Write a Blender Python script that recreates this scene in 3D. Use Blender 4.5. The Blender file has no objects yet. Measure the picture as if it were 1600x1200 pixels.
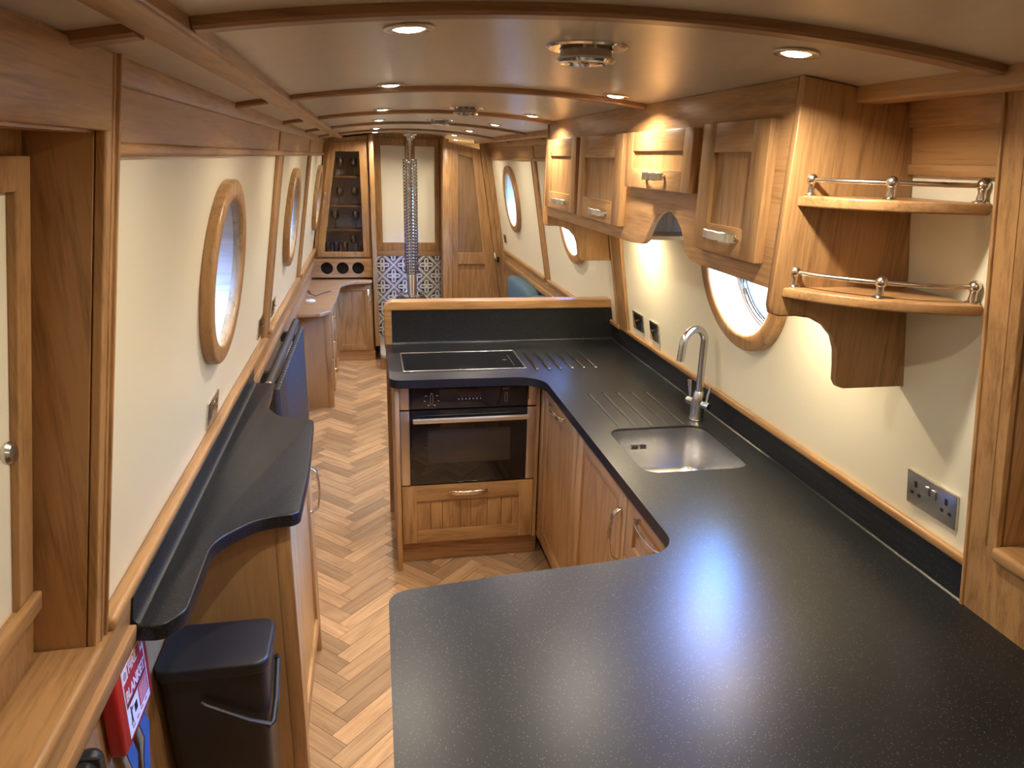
import bpy, bmesh, math, random
from mathutils import Vector, Matrix, noise
random.seed(7)
SC = bpy.context.scene
COL = SC.collection
PI = math.pi

# ------------------------------------------------------------------ materials
def new_mat(name):
    m = bpy.data.materials.new(name); m.use_nodes = True
    nt = m.node_tree; nt.nodes.clear()
    out = nt.nodes.new('ShaderNodeOutputMaterial')
    b = nt.nodes.new('ShaderNodeBsdfPrincipled')
    nt.links.new(b.outputs[0], out.inputs[0])
    return m, nt, b, out

def N(nt, t, **kw):
    n = nt.nodes.new(t)
    for k, v in kw.items():
        if k.startswith('i_'):
            n.inputs[k[2:].replace('_', ' ')].default_value = v
        else: setattr(n, k, v)
    return n

def plain(name, col, rough=.5, metal=0., bump=0., bscale=200., coat=0., spec=None, vary=0.0):
    m, nt, b, out = new_mat(name)
    b.inputs['Base Color'].default_value = (*col, 1); b.inputs['Roughness'].default_value = rough
    b.inputs['Metallic'].default_value = metal
    if coat: b.inputs['Coat Weight'].default_value = coat; b.inputs['Coat Roughness'].default_value = .15
    if spec is not None: b.inputs['Specular IOR Level'].default_value = spec
    tc = N(nt, 'ShaderNodeTexCoord')
    nz = N(nt, 'ShaderNodeTexNoise', i_Scale=bscale, i_Detail=3.)
    nt.links.new(tc.outputs['Object'], nz.inputs['Vector'])
    if vary:
        mx = N(nt, 'ShaderNodeMixRGB', blend_type='MULTIPLY'); mx.inputs[0].default_value = vary
        mx.inputs[1].default_value = (*col, 1); nt.links.new(nz.outputs['Fac'], mx.inputs[2])
        nt.links.new(mx.outputs[0], b.inputs['Base Color'])
    if bump:
        bp = N(nt, 'ShaderNodeBump', i_Strength=bump, i_Distance=.002)
        nt.links.new(nz.outputs['Fac'], bp.inputs['Height']); nt.links.new(bp.outputs[0], b.inputs['Normal'])
    return m

def grain_nodes(nt, vec_socket, axis, rnd_socket=None):
    """cathedral + straight grain factor, long along `axis` of the vector"""
    sc = [1., 1., 1.]; sc[axis] = .11
    mp = N(nt, 'ShaderNodeMapping'); mp.inputs['Scale'].default_value = sc
    nt.links.new(vec_socket, mp.inputs['Vector'])
    if rnd_socket is not None:
        ml = N(nt, 'ShaderNodeMath', operation='MULTIPLY'); ml.inputs[1].default_value = 37.
        nt.links.new(rnd_socket, ml.inputs[0])
        ad = N(nt, 'ShaderNodeVectorMath', operation='ADD')
        nt.links.new(mp.outputs[0], ad.inputs[0]); nt.links.new(ml.outputs[0], ad.inputs[1])
        v = ad.outputs[0]
    else: v = mp.outputs[0]
    big = N(nt, 'ShaderNodeTexNoise', i_Scale=5.5, i_Detail=2., i_Roughness=.45)
    nt.links.new(v, big.inputs['Vector'])
    k = N(nt, 'ShaderNodeMath', operation='MULTIPLY'); k.inputs[1].default_value = 11.
    nt.links.new(big.outputs['Fac'], k.inputs[0])
    fr = N(nt, 'ShaderNodeMath', operation='PINGPONG'); fr.inputs[1].default_value = .5
    nt.links.new(k.outputs[0], fr.inputs[0])
    fine = N(nt, 'ShaderNodeTexNoise', i_Scale=150., i_Detail=5., i_Roughness=.68)
    mp2 = N(nt, 'ShaderNodeMapping'); s2 = [1., 1., 1.]; s2[axis] = .5
    mp2.inputs['Scale'].default_value = s2
    nt.links.new(v, mp2.inputs['Vector']); nt.links.new(mp2.outputs[0], fine.inputs['Vector'])
    a = N(nt, 'ShaderNodeMath', operation='MULTIPLY'); a.inputs[1].default_value = .42
    nt.links.new(fr.outputs[0], a.inputs[0])
    b_ = N(nt, 'ShaderNodeMath', operation='MULTIPLY_ADD'); b_.inputs[1].default_value = .9
    nt.links.new(fine.outputs['Fac'], b_.inputs[0]); nt.links.new(a.outputs[0], b_.inputs[2])
    return b_.outputs[0], fine.outputs['Fac']

def ramp(nt, fac, stops):
    r = N(nt, 'ShaderNodeValToRGB'); e = r.color_ramp.elements
    while len(e) < len(stops): e.new(.5)
    for el, (p, c) in zip(e, stops): el.position = p; el.color = (*c, 1)
    nt.links.new(fac, r.inputs[0]); return r.outputs[0]

def oak(name, axis, light=(.45, .252, .102), dark=(.195, .094, .033), rough=.34, amt=1.):
    m, nt, b, out = new_mat(name)
    tc = N(nt, 'ShaderNodeTexCoord'); oi = N(nt, 'ShaderNodeObjectInfo')
    fac, fine = grain_nodes(nt, tc.outputs['Object'], axis, oi.outputs['Random'])
    mid = tuple(.5*(x+y) for x, y in zip(light, dark))
    col = ramp(nt, fac, [(.25, dark), (.42, mid), (.62, light)])
    br = N(nt, 'ShaderNodeMapRange'); br.inputs['To Min'].default_value = .9; br.inputs['To Max'].default_value = 1.08
    nt.links.new(oi.outputs['Random'], br.inputs['Value'])
    hs = N(nt, 'ShaderNodeHueSaturation'); nt.links.new(br.outputs[0], hs.inputs['Value']); nt.links.new(col, hs.inputs['Color'])
    nt.links.new(hs.outputs[0], b.inputs['Base Color'])
    b.inputs['Roughness'].default_value = rough
    bp = N(nt, 'ShaderNodeBump', i_Strength=.12, i_Distance=.0015)
    nt.links.new(fine, bp.inputs['Height']); nt.links.new(bp.outputs[0], b.inputs['Normal'])
    return m

OX, OY, OZ = oak('oak_grain_x', 0), oak('oak_grain_y', 1), oak('oak_grain_z', 2)
PLY = oak('birch_panel', 2, (.45, .26, .105), (.36, .20, .08), rough=.45)
VENX = oak('veneer_lengthwise', 1, (.41, .228, .10), (.27, .142, .058), rough=.4)

def floor_mat():
    m, nt, b, out = new_mat('herringbone_floor')
    uv = N(nt, 'ShaderNodeUVMap'); uv.uv_map = 'UVMap'
    ge = N(nt, 'ShaderNodeNewGeometry')
    fac, fine = grain_nodes(nt, uv.outputs[0], 0, ge.outputs['Random Per Island'])
    col = ramp(nt, fac, [(.15, (.26, .132, .054)), (.42, (.46, .255, .112)), (.72, (.60, .37, .178))])
    br = N(nt, 'ShaderNodeMapRange'); br.inputs['To Min'].default_value = .62; br.inputs['To Max'].default_value = 1.22
    nt.links.new(ge.outputs['Random Per Island'], br.inputs['Value'])
    hs = N(nt, 'ShaderNodeHueSaturation'); hs.inputs['Saturation'].default_value = .92
    nt.links.new(br.outputs[0], hs.inputs['Value']); nt.links.new(col, hs.inputs['Color'])
    nt.links.new(hs.outputs[0], b.inputs['Base Color']); b.inputs['Roughness'].default_value = .36
    bp = N(nt, 'ShaderNodeBump', i_Strength=.15, i_Distance=.0015)
    nt.links.new(fine, bp.inputs['Height']); nt.links.new(bp.outputs[0], b.inputs['Normal'])
    return m
FLOOR = floor_mat()

def cream_mat():
    m, nt, b, out = new_mat('cream_painted_panel')
    tc = N(nt, 'ShaderNodeTexCoord')
    mp = N(nt, 'ShaderNodeMapping'); mp.inputs['Scale'].default_value = (1, 3.2, .7); mp.inputs['Rotation'].default_value = (.55, 0, 0)
    nt.links.new(tc.outputs['Object'], mp.inputs[0])
    nz = N(nt, 'ShaderNodeTexNoise', i_Scale=9., i_Detail=7., i_Roughness=.62, i_Distortion=1.6)
    nt.links.new(mp.outputs[0], nz.inputs['Vector'])
    b.inputs['Base Color'].default_value = (.86, .81, .62, 1); b.inputs['Roughness'].default_value = .33
    bp = N(nt, 'ShaderNodeBump', i_Strength=.1, i_Distance=.004)
    nt.links.new(nz.outputs['Fac'], bp.inputs['Height']); nt.links.new(bp.outputs[0], b.inputs['Normal'])
    return m
CREAM = cream_mat()

def ceil_mat():
    m, nt, b, out = new_mat('satin_ceiling_board')
    tc = N(nt, 'ShaderNodeTexCoord')
    mp = N(nt, 'ShaderNodeMapping'); mp.inputs['Scale'].default_value = (2.2, .9, 1)
    nt.links.new(tc.outputs['Object'], mp.inputs[0])
    nz = N(nt, 'ShaderNodeTexNoise', i_Scale=6., i_Detail=8., i_Roughness=.6, i_Distortion=2.)
    nt.links.new(mp.outputs[0], nz.inputs['Vector'])
    col = ramp(nt, nz.outputs['Fac'], [(.3, (.50, .435, .345)), (.7, (.55, .485, .385))])
    nt.links.new(col, b.inputs['Base Color']); b.inputs['Roughness'].default_value = .3
    bp = N(nt, 'ShaderNodeBump', i_Strength=.06, i_Distance=.003)
    nt.links.new(nz.outputs['Fac'], bp.inputs['Height']); nt.links.new(bp.outputs[0], b.inputs['Normal'])
    return m
CEIL = ceil_mat()

def laminate():
    m, nt, b, out = new_mat('black_speckled_laminate')
    tc = N(nt, 'ShaderNodeTexCoord')
    v = N(nt, 'ShaderNodeTexVoronoi', i_Scale=300.); nt.links.new(tc.outputs['Object'], v.inputs['Vector'])
    # a speck only in a few cells
    lt = N(nt, 'ShaderNodeMath', operation='LESS_THAN'); lt.inputs[1].default_value = .2
    nt.links.new(v.outputs['Distance'], lt.inputs[0])
    sep = N(nt, 'ShaderNodeSeparateColor'); nt.links.new(v.outputs['Color'], sep.inputs[0])
    gt = N(nt, 'ShaderNodeMath', operation='GREATER_THAN'); gt.inputs[1].default_value = .68
    nt.links.new(sep.outputs[0], gt.inputs[0])
    mu = N(nt, 'ShaderNodeMath', operation='MULTIPLY'); nt.links.new(lt.outputs[0], mu.inputs[0]); nt.links.new(gt.outputs[0], mu.inputs[1])
    mx = N(nt, 'ShaderNodeMixRGB'); mx.inputs[1].default_value = (.0085, .0100, .0120, 1); mx.inputs[2].default_value = (.17, .175, .17, 1)
    nt.links.new(mu.outputs[0], mx.inputs[0]); nt.links.new(mx.outputs[0], b.inputs['Base Color'])
    b.inputs['Roughness'].default_value = .34; b.inputs['Specular IOR Level'].default_value = .42
    nz = N(nt, 'ShaderNodeTexNoise', i_Scale=420., i_Detail=2.); nt.links.new(tc.outputs['Object'], nz.inputs['Vector'])
    bp = N(nt, 'ShaderNodeBump', i_Strength=.04, i_Distance=.001)
    nt.links.new(nz.outputs['Fac'], bp.inputs['Height']); nt.links.new(bp.outputs[0], b.inputs['Normal'])
    return m
LAM = laminate()

def brushed(name, col, rough, sx):
    m, nt, b, out = new_mat(name)
    b.inputs['Base Color'].default_value = (*col, 1); b.inputs['Metallic'].default_value = 1
    tc = N(nt, 'ShaderNodeTexCoord'); mp = N(nt, 'ShaderNodeMapping'); mp.inputs['Scale'].default_value = sx
    nt.links.new(tc.outputs['Object'], mp.inputs[0])
    nz = N(nt, 'ShaderNodeTexNoise', i_Scale=25., i_Detail=1.); nt.links.new(mp.outputs[0], nz.inputs['Vector'])
    mr = N(nt, 'ShaderNodeMapRange'); mr.inputs['To Min'].default_value = rough*.93; mr.inputs['To Max'].default_value = rough*1.07
    nt.links.new(nz.outputs['Fac'], mr.inputs[0]); nt.links.new(mr.outputs[0], b.inputs['Roughness'])
    return m
STEEL = brushed('brushed_steel', (.62, .60, .57), .25, (1, 1, 1))
SINKM = brushed('sink_steel', (.52, .515, .50), .24, (2, 1, 1))
NICKEL = brushed('nickel', (.68, .62, .54), .27, (1, 1, 1))
CHROME = plain('chrome', (.72, .70, .68), .07, 1.)
OVENSTEEL = brushed('oven_steel', (.60, .55, .50), .33, (1, 1, .3))
BLACKG = plain('black_glass', (.008, .008, .009), .04, spec=.6)
HOBG = plain('hob_glass', (.006, .006, .007), .12, spec=.4)
OVENGL = plain('oven_window_glass', (.035, .028, .024), .05)
DISPLAY = plain('oven_display', (.03, .014, .012), .15)
MARK = plain('printed_marks', (.45, .45, .45), .5)
BLACKP = plain('black_plastic', (.016, .0135, .011), .45, bump=.05, bscale=500)
DARK = plain('dark_void', (.012, .009, .007), .8)
DARKM = plain('dark_slot', (.01, .01, .01), .6)
ANTH = plain('anthracite_paint', (.046, .045, .043), .42)
RED = plain('red_plastic', (.42, .018, .012), .38)
WHITEP = plain('white_print', (.75, .74, .70), .5)
REDP = plain('red_print', (.50, .03, .03), .5)
MAROON = plain('maroon_print', (.12, .015, .03), .5)
GREYP = plain('grey_print', (.35, .35, .35), .5)
BLUE = plain('blue_webbing', (.035, .085, .20), .8, bump=.3, bscale=600)
TEAL = plain('teal_fabric', (.11, .205, .26), .9, bump=.4, bscale=350, vary=.6)
WHITE = plain('white_plastic', (.75, .74, .70), .4)
BLKCABLE = plain('black_cable', (.012, .012, .012), .5)
LINER = oak('pale_porthole_liner', 0, (.64, .52, .43), (.44, .345, .28), rough=.4)
SLAB = plain('stone_slab', (.55, .49, .42), .4, vary=.3, bscale=30)
STOVE = plain('stove_iron', (.015, .015, .016), .45, bump=.2, bscale=300)
KNOBBLUE = plain('blue_catch', (.02, .12, .35), .35)
CANT = plain('glass_tint', (.6, .6, .6), .1)

def glass_mat(name, tint=(1, 1, 1), refl=.08):
    m, nt, b, out = new_mat(name); nt.nodes.remove(b)
    t = N(nt, 'ShaderNodeBsdfTransparent'); t.inputs[0].default_value = (*tint, 1)
    g = N(nt, 'ShaderNodeBsdfGlossy'); g.inputs['Roughness'].default_value = .02
    lw = N(nt, 'ShaderNodeLayerWeight'); lw.inputs[0].default_value = .35
    mr = N(nt, 'ShaderNodeMath', operation='MULTIPLY_ADD'); mr.inputs[1].default_value = .5; mr.inputs[2].default_value = refl*.4
    nt.links.new(lw.outputs['Fresnel'], mr.inputs[0])
    mx = N(nt, 'ShaderNodeMixShader'); nt.links.new(mr.outputs[0], mx.inputs[0])
    nt.links.new(t.outputs[0], mx.inputs[1]); nt.links.new(g.outputs[0], mx.inputs[2]); nt.links.new(mx.outputs[0], out.inputs[0])
    return m
GLASS = glass_mat('clear_glass')
TINTG = glass_mat('cabinet_glass', (.85, .85, .87), .06)

def emit(name, col, st):
    m, nt, b, out = new_mat(name); nt.nodes.remove(b)
    e = N(nt, 'ShaderNodeEmission'); e.inputs[0].default_value = (*col, 1); e.inputs[1].default_value = st
    nt.links.new(e.outputs[0], out.inputs[0]); return m
LAMP = emit('lamp_lens', (1., .86, .68), 16.)

def tile_mat():
    """white and black encaustic pattern: diagonal double bands and four petal flowers"""
    m, nt, b, out = new_mat('patterned_tile')
    tc = N(nt, 'ShaderNodeTexCoord'); sp = N(nt, 'ShaderNodeSeparateXYZ'); nt.links.new(tc.outputs['Object'], sp.inputs[0])
    def M(op, a, b2=None, c=None):
        n = N(nt, 'ShaderNodeMath', operation=op)
        for i, v in enumerate((a, b2, c)):
            if v is None: continue
            if isinstance(v, (int, float)): n.inputs[i].default_value = v
            else: nt.links.new(v, n.inputs[i])
        return n.outputs[0]
    S = 1/.2055
    u = M('MULTIPLY', sp.outputs[0], S); v = M('MULTIPLY', sp.outputs[2], S)
    p = M('ADD', u, v); q = M('SUBTRACT', u, v)          # diagonal coords, cell size 1 in (p,q)
    fp = M('SUBTRACT', M('FRACT', p), .5); fq = M('SUBTRACT', M('FRACT', q), .5)   # -.5..+.5, cell centre = flower
    ap = M('ABSOLUTE', fp); aq = M('ABSOLUTE', fq)
    mxx = M('MAXIMUM', ap, aq)
    band = M('GREATER_THAN', mxx, .36)                    # ribbons between cells
    l1 = M('LESS_THAN', M('ABSOLUTE', M('SUBTRACT', mxx, .37)), .013)
    l2 = M('LESS_THAN', M('ABSOLUTE', M('SUBTRACT', mxx, .44)), .013)
    grey = M('LESS_THAN', M('ABSOLUTE', M('SUBTRACT', mxx, .405)), .012)
    # petals point along u and v, i.e. diagonals of p,q cell
    cu = M('MULTIPLY', M('ADD', fp, fq), .7071); cv = M('MULTIPLY', M('SUBTRACT', fp, fq), .7071)
    au = M('ABSOLUTE', cu); av = M('ABSOLUTE', cv)
    hi = M('MAXIMUM', au, av); lo = M('MINIMUM', au, av)
    def ell(a0, ra, rb):
        return M('LESS_THAN', M('ADD', M('POWER', M('DIVIDE', M('SUBTRACT', hi, a0), ra), 2.), M('POWER', M('DIVIDE', lo, rb), 2.)), 1.)
    petal = ell(.225, .225, .155); core = ell(.235, .12, .06)
    inner = M('SUBTRACT', 1., band)
    # white = band without lines, or petal ; black background inside ; grey core
    w = M('MAXIMUM', M('MULTIPLY', band, M('SUBTRACT', 1., M('MAXIMUM', l1, l2))), M('MULTIPLY', inner, petal))
    c1 = N(nt, 'ShaderNodeMixRGB'); c1.inputs[1].default_value = (.02, .02, .022, 1); c1.inputs[2].default_value = (.72, .70, .66, 1)
    nt.links.new(w, c1.inputs[0])
    g = M('MAXIMUM', M('MULTIPLY', inner, core), M('MULTIPLY', grey, .8))
    c2 = N(nt, 'ShaderNodeMixRGB'); c2.inputs[2].default_value = (.16, .155, .15, 1)
    nt.links.new(g, c2.inputs[0]); nt.links.new(c1.outputs[0], c2.inputs[1])
    nt.links.new(c2.outputs[0], b.inputs['Base Color']); b.inputs['Roughness'].default_value = .25
    return m
TILE = tile_mat()

# ------------------------------------------------------------------ mesh helpers
ID = lambda u, v, w: (u, v, w)

class MB:
    def __init__(s, fn=None): s.bm = bmesh.new(); s.mats = []; s.fn = fn or ID; s.uv = None
    def mi(s, m):
        if m not in s.mats: s.mats.append(m)
        return s.mats.index(m)
    def merge(s, t, mat, fn=None, smooth=True):
        fn = fn or s.fn; k = s.mi(mat); vm = {}
        for v in t.verts: vm[v] = s.bm.verts.new(fn(*v.co))
        fs = []
        for f in t.faces:
            try: nf = s.bm.faces.new([vm[v] for v in f.verts])
            except ValueError: continue
            nf.material_index = k; nf.smooth = smooth; fs.append(nf)
        t.free()
        bmesh.ops.recalc_face_normals(s.bm, faces=fs)
        return s
    def box(s, x0, x1, y0, y1, z0, z1, mat, bev=0., fn=None, seg=2):
        t = bmesh.new(); bmesh.ops.create_cube(t, size=1)
        x0, x1 = sorted((x0, x1)); y0, y1 = sorted((y0, y1)); z0, z1 = sorted((z0, z1))
        for v in t.verts:
            v.co = Vector(((x0+x1)/2+v.co.x*(x1-x0), (y0+y1)/2+v.co.y*(y1-y0), (z0+z1)/2+v.co.z*(z1-z0)))
        if bev: bmesh.ops.bevel(t, geom=t.edges[:], offset=min(bev, .45*min(x1-x0, y1-y0, z1-z0)), segments=seg, affect='EDGES', profile=.5)
        return s.merge(t, mat, fn)
    def plate(s, outer, holes, w0, w1, mat, fn=None, bev=0.):
        """2D outline (u,v) with holes, thickness w0..w1, through a filled curve"""
        cu = bpy.data.curves.new('tmp', 'CURVE'); cu.dimensions = '2D'; cu.fill_mode = 'BOTH'
        for pts in [outer]+list(holes):
            sp = cu.splines.new('POLY'); sp.points.add(len(pts)-1)
            for p, q in zip(sp.points, pts): p.co = (q[0], q[1], 0, 1)
            sp.use_cyclic_u = True
        h = (w1-w0)/2
        cu.extrude = max(h-bev, 1e-5)
        if bev: cu.bevel_depth = bev; cu.bevel_resolution = 2; cu.offset = -bev
        ob = bpy.data.objects.new('tmp', cu); me = bpy.data.meshes.new_from_object(ob)
        t = bmesh.new(); t.from_mesh(me); bmesh.ops.remove_doubles(t, verts=t.verts, dist=1e-5)
        for v in t.verts: v.co.z += (w0+w1)/2
        bpy.data.objects.remove(ob); bpy.data.curves.remove(cu); bpy.data.meshes.remove(me)
        return s.merge(t, mat, fn)
    def text(s, body, size, pos, mat, fn=None, depth=.0004, bold=0., align='LEFT', sx=1.):
        cu = bpy.data.curves.new('tmp', 'FONT'); cu.body = body; cu.size = size; cu.extrude = depth; cu.offset = bold; cu.align_x = align
        ob = bpy.data.objects.new('tmp', cu); me = bpy.data.meshes.new_from_object(ob)
        t = bmesh.new(); t.from_mesh(me)
        for v in t.verts: v.co = Vector((v.co.x*sx+pos[0], v.co.y+pos[1], v.co.z+pos[2]))
        bpy.data.objects.remove(ob); bpy.data.curves.remove(cu); bpy.data.meshes.remove(me)
        return s.merge(t, mat, fn, smooth=False)
    def sweep(s, path, sect, mat, closed=False, up=None, fn=None, caps=True):
        """sect(i,t)-> list of (a,b) offsets in (side,up) frame"""
        P = [Vector(p) for p in path]; n = len(P); t = bmesh.new(); rings = []
        prev = None
        for i in range(n):
            if closed: tg = P[(i+1) % n]-P[i-1]
            else: tg = P[min(i+1, n-1)]-P[max(i-1, 0)]
            tg.normalize()
            if up is not None:
                sd = tg.cross(Vector(up)); sd.normalize(); nu = sd.cross(tg)
            else:
                if prev is None:
                    a = Vector((0, 0, 1)) if abs(tg.z) < .9 else Vector((1, 0, 0)); sd = tg.cross(a)
                else: sd = prev-tg*prev.dot(tg)
                sd.normalize(); nu = sd.cross(tg); prev = sd
            rings.append([t.verts.new(P[i]+sd*a+nu*b) for a, b in sect(i, i/max(1, n-1))])
        k = len(rings[0])
        for i in range(n if closed else n-1):
            A, B = rings[i], rings[(i+1) % n]
            for j in range(k): t.faces.new((A[j], A[(j+1) % k], B[(j+1) % k], B[j]))
        if caps and not closed: t.faces.new(rings[0]); t.faces.new(rings[-1][::-1])
        return s.merge(t, mat, fn)
    def tube(s, path, r, mat, seg=12, **kw):
        rf = r if callable(r) else (lambda t: r)
        return s.sweep(path, lambda i, t: [(rf(t)*math.cos(2*PI*j/seg), rf(t)*math.sin(2*PI*j/seg)) for j in range(seg)], mat, **kw)
    def strap(s, path, side, w, th, mat, **kw):
        """flat bar: width w along `side`, thickness th"""
        wf = w if callable(w) else (lambda t: w)
        def sec(i, t):
            a, b = th/2, wf(t)/2; c = min(a, b)*.5
            return [(-a, -b+c), (-a+c, -b), (a-c, -b), (a, -b+c), (a, b-c), (a-c, b), (-a+c, b), (-a, b-c)]
        return s.sweep(path, sec, mat, up=side, **kw)
    def lathe(s, prof, c, mat, ax=(0, 0, 1), seg=24, fn=None):
        z = Vector(ax).normalized(); x = z.orthogonal().normalized(); y = z.cross(x); c = Vector(c)
        t = bmesh.new(); rings = []
        for r, h in prof:
            if r < 1e-6: rings.append([t.verts.new(c+z*h)])
            else: rings.append([t.verts.new(c+z*h+(x*math.cos(2*PI*j/seg)+y*math.sin(2*PI*j/seg))*r) for j in range(seg)])
        for A, B in zip(rings, rings[1:]):
            if len(A) == 1 and len(B) == 1: continue
            for j in range(seg):
                q = (j+1) % seg
                if len(A) == 1: t.faces.new((A[0], B[q], B[j]))
                elif len(B) == 1: t.faces.new((A[j], A[q], B[0]))
                else: t.faces.new((A[j], A[q], B[q], B[j]))
        return s.merge(t, mat, fn)
    def ball(s, c, r, mat, seg=16):
        return s.lathe([(0, -r)]+[(r*math.cos(a), r*math.sin(a)) for a in [(-.5+k/8)*PI for k in range(1, 8)]]+[(0, r)], c, mat, seg=seg)
    def build(s, name, parent=None, ang=35, label=None, cat=None, group=None, kind=None):
        me = bpy.data.meshes.new(name); s.bm.to_mesh(me); s.bm.free()
        for m in s.mats: me.materials.append(m)
        me.set_sharp_from_angle(angle=math.radians(ang))
        o = bpy.data.objects.new(name, me); COL.objects.link(o)
        if parent is not None:
            o.parent = parent
            rp = parent
            while rp.parent is not None: rp = rp.parent
            o.matrix_parent_inverse = Matrix.Translation(-rp.location) if parent is rp else Matrix()
        tag(o, label, cat, group, kind)
        return o

def tag(o, label=None, cat=None, group=None, kind=None):
    if label: o['label'] = label
    if cat: o['category'] = cat
    if group: o['group'] = group
    if kind: o['kind'] = kind
    return o

def thing(name, loc, label, cat, group=None, kind=None):
    o = bpy.data.objects.new(name, None); COL.objects.link(o); o.location = loc; o.empty_display_size = .05
    return tag(o, label, cat, group, kind)

def dup(root, off, label, group=None):
    r = root.copy(); COL.objects.link(r); r.location = Vector(root.location)+Vector(off)
    r['label'] = label
    if group: r['group'] = group
    for ch in root.children:
        c = ch.copy(); COL.objects.link(c); c.parent = r
        for g in ch.children:
            d = g.copy(); COL.objects.link(d); d.parent = c
    return r

def circ(cx, cy, r, n=48, ry=None):
    return [(cx+r*math.cos(2*PI*k/n), cy+(ry or r)*math.sin(2*PI*k/n)) for k in range(n)]

def rrect(x0, x1, y0, y1, r, n=6):
    P = []
    for cx, cy, a in ((x1-r, y1-r, 0), (x0+r, y1-r, 90), (x0+r, y0+r, 180), (x1-r, y0+r, 270)):
        for k in range(n+1):
            t = math.radians(a+90*k/n); P.append((cx+r*math.cos(t), cy+r*math.sin(t)))
    return P

def fillet(pts, n=8):
    """pts: (x,y,r) polygon -> rounded polygon"""
    out = []; m = len(pts)
    for i, (x, y, r) in enumerate(pts):
        p = Vector((x, y))
        if not r: out.append((x, y)); continue
        a = Vector(pts[i-1][:2])-p; b = Vector(pts[(i+1) % m][:2])-p
        la, lb = a.length, b.length; a.normalize(); b.normalize()
        th = a.angle(b); d = min(r/math.tan(th/2), .49*la if pts[i-1][2] else .98*la, .49*lb if pts[(i+1) % m][2] else .98*lb)
        A = p+a*d; B = p+b*d
        rr = d*math.tan(th/2); C = p+(a+b).normalized()*math.hypot(d, rr)
        va, vb = A-C, B-C; ang = va.angle_signed(vb)
        for k in range(n+1):
            t = -ang*k/n; v = Vector((va.x*math.cos(t)-va.y*math.sin(t), va.x*math.sin(t)+va.y*math.cos(t)))
            out.append((C.x+v.x, C.y+v.y))
    return out

def arc(p0, p1, bulge, n=14):
    """points from p0 to p1 bowed by vector bulge (parabola)"""
    p0, p1, bulge = Vector(p0), Vector(p1), Vector(bulge)
    return [p0.lerp(p1, k/n)+bulge*(4*(k/n)*(1-k/n)) for k in range(n+1)]

# ------------------------------------------------------------------ hull geometry
XC = .37
def xl(z): return -.497+.155*(z-1)
def xr(z): return 1.217-.165*(z-1)
LW = lambda u, v, w: (xl(v)+w, u, v)       # u along boat, v up, w into cabin
RW = lambda u, v, w: (xr(v)-w, u, v)
def zc(x): return 1.995-.135*(x-.364)**2
Y0, Y1 = -1.2, 9.2

def struct(mb, name, label=None, parent=None): return mb.build(name, parent, kind='structure' if parent is None else None, label=label)

# floor ------------------------------------------------------------
def make_floor():
    W, K = .07, 4; bm = bmesh.new(); uvl = bm.loops.layers.uv.new('UVMap')
    c45 = math.cos(PI/4); ox, oy = -.129, 0.
    def put(a0, a1, b0, b1, lengthwise):
        g = .012
        a0 += g; a1 -= g; b0 += g; b1 -= g
        cx, cy = (a0+a1)/2*W, (b0+b1)/2*W
        X = (cx-cy)*c45+ox; Y = (cx+cy)*c45+oy
        if not (-.8 < X < 1.6 and Y0-.2 < Y < Y1+.2): return
        vs = []
        for a, b in ((a0, b0), (a1, b0), (a1, b1), (a0, b1)):
            a *= W; b *= W; vs.append(bm.verts.new(((a-b)*c45+ox, (a+b)*c45+oy, 0)))
        f = bm.faces.new(vs); L = (a1-a0)*W; H = (b1-b0)*W
        uvs = [(0, 0), (L, 0), (L, H), (0, H)]
        if not lengthwise: uvs = [(q, p) for p, q in uvs]
        for lp, uv in zip(f.loops, uvs): lp[uvl].uv = uv
    for i in range(-60, 220):
        for j in range(-12, 13):
            dx = 2*K*j
            put(i+dx, i+K+dx, i, i+1, True)
            put(i+K+dx, i+K+1+dx, i+1-K, i+1, False)
    for co, no in (((-.66, 0, 0), (-1, 0, 0)), ((1.39, 0, 0), (1, 0, 0)), ((0, Y0, 0), (0, -1, 0)), ((0, Y1, 0), (0, 1, 0))):
        bmesh.ops.bisect_plane(bm, geom=bm.verts[:]+bm.edges[:]+bm.faces[:], plane_co=co, plane_no=no, clear_outer=True)
    base = bmesh.ops.create_cube(bm, size=1)
    for v in base['verts']: v.co = Vector((.365+v.co.x*2.05, (Y0+Y1)/2+v.co.y*(Y1-Y0), -.0215+v.co.z*.04))
    dk = [f for f in bm.faces if all(v in base['verts'] for v in f.verts)]
    for f in dk: f.material_index = 1
    me = bpy.data.meshes.new('floor'); bm.to_mesh(me); bm.free()
    me.materials.append(FLOOR); me.materials.append(plain('floor_joint', (.06, .03, .015), .8))
    o = bpy.data.objects.new('floor', me); COL.objects.link(o); o['kind'] = 'structure'
make_floor()

# ceiling ----------------------------------------------------------
mb = MB(); t = bmesh.new(); n = 28; xa, xb = -.40, 1.13
top = []; bot = []
for k in range(n+1):
    x = xa+(xb-xa)*k/n
    bot.append([t.verts.new((x, y, zc(x))) for y in (Y0, Y1)]); top.append([t.verts.new((x, y, zc(x)+.03)) for y in (Y0, Y1)])
for k in range(n):
    t.faces.new((bot[k][0], bot[k+1][0], bot[k+1][1], bot[k][1])); t.faces.new((top[k][0], top[k][1], top[k+1][1], top[k+1][0]))
    t.faces.new((bot[k][0], top[k][0], top[k+1][0], bot[k+1][0])); t.faces.new((bot[k][1], bot[k+1][1], top[k+1][1], top[k][1]))
t.faces.new((bot[0][0], bot[0][1], top[0][1], top[0][0])); t.faces.new((bot[-1][0], top[-1][0], top[-1][1], bot[-1][1]))
mb.merge(t, CEIL); struct(mb, 'ceiling')

tn = [0]
def trim(mb, name=None):
    tn[0] += 1
    return mb.build(name or 'trim_%d' % tn[0], kind='structure')

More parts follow.
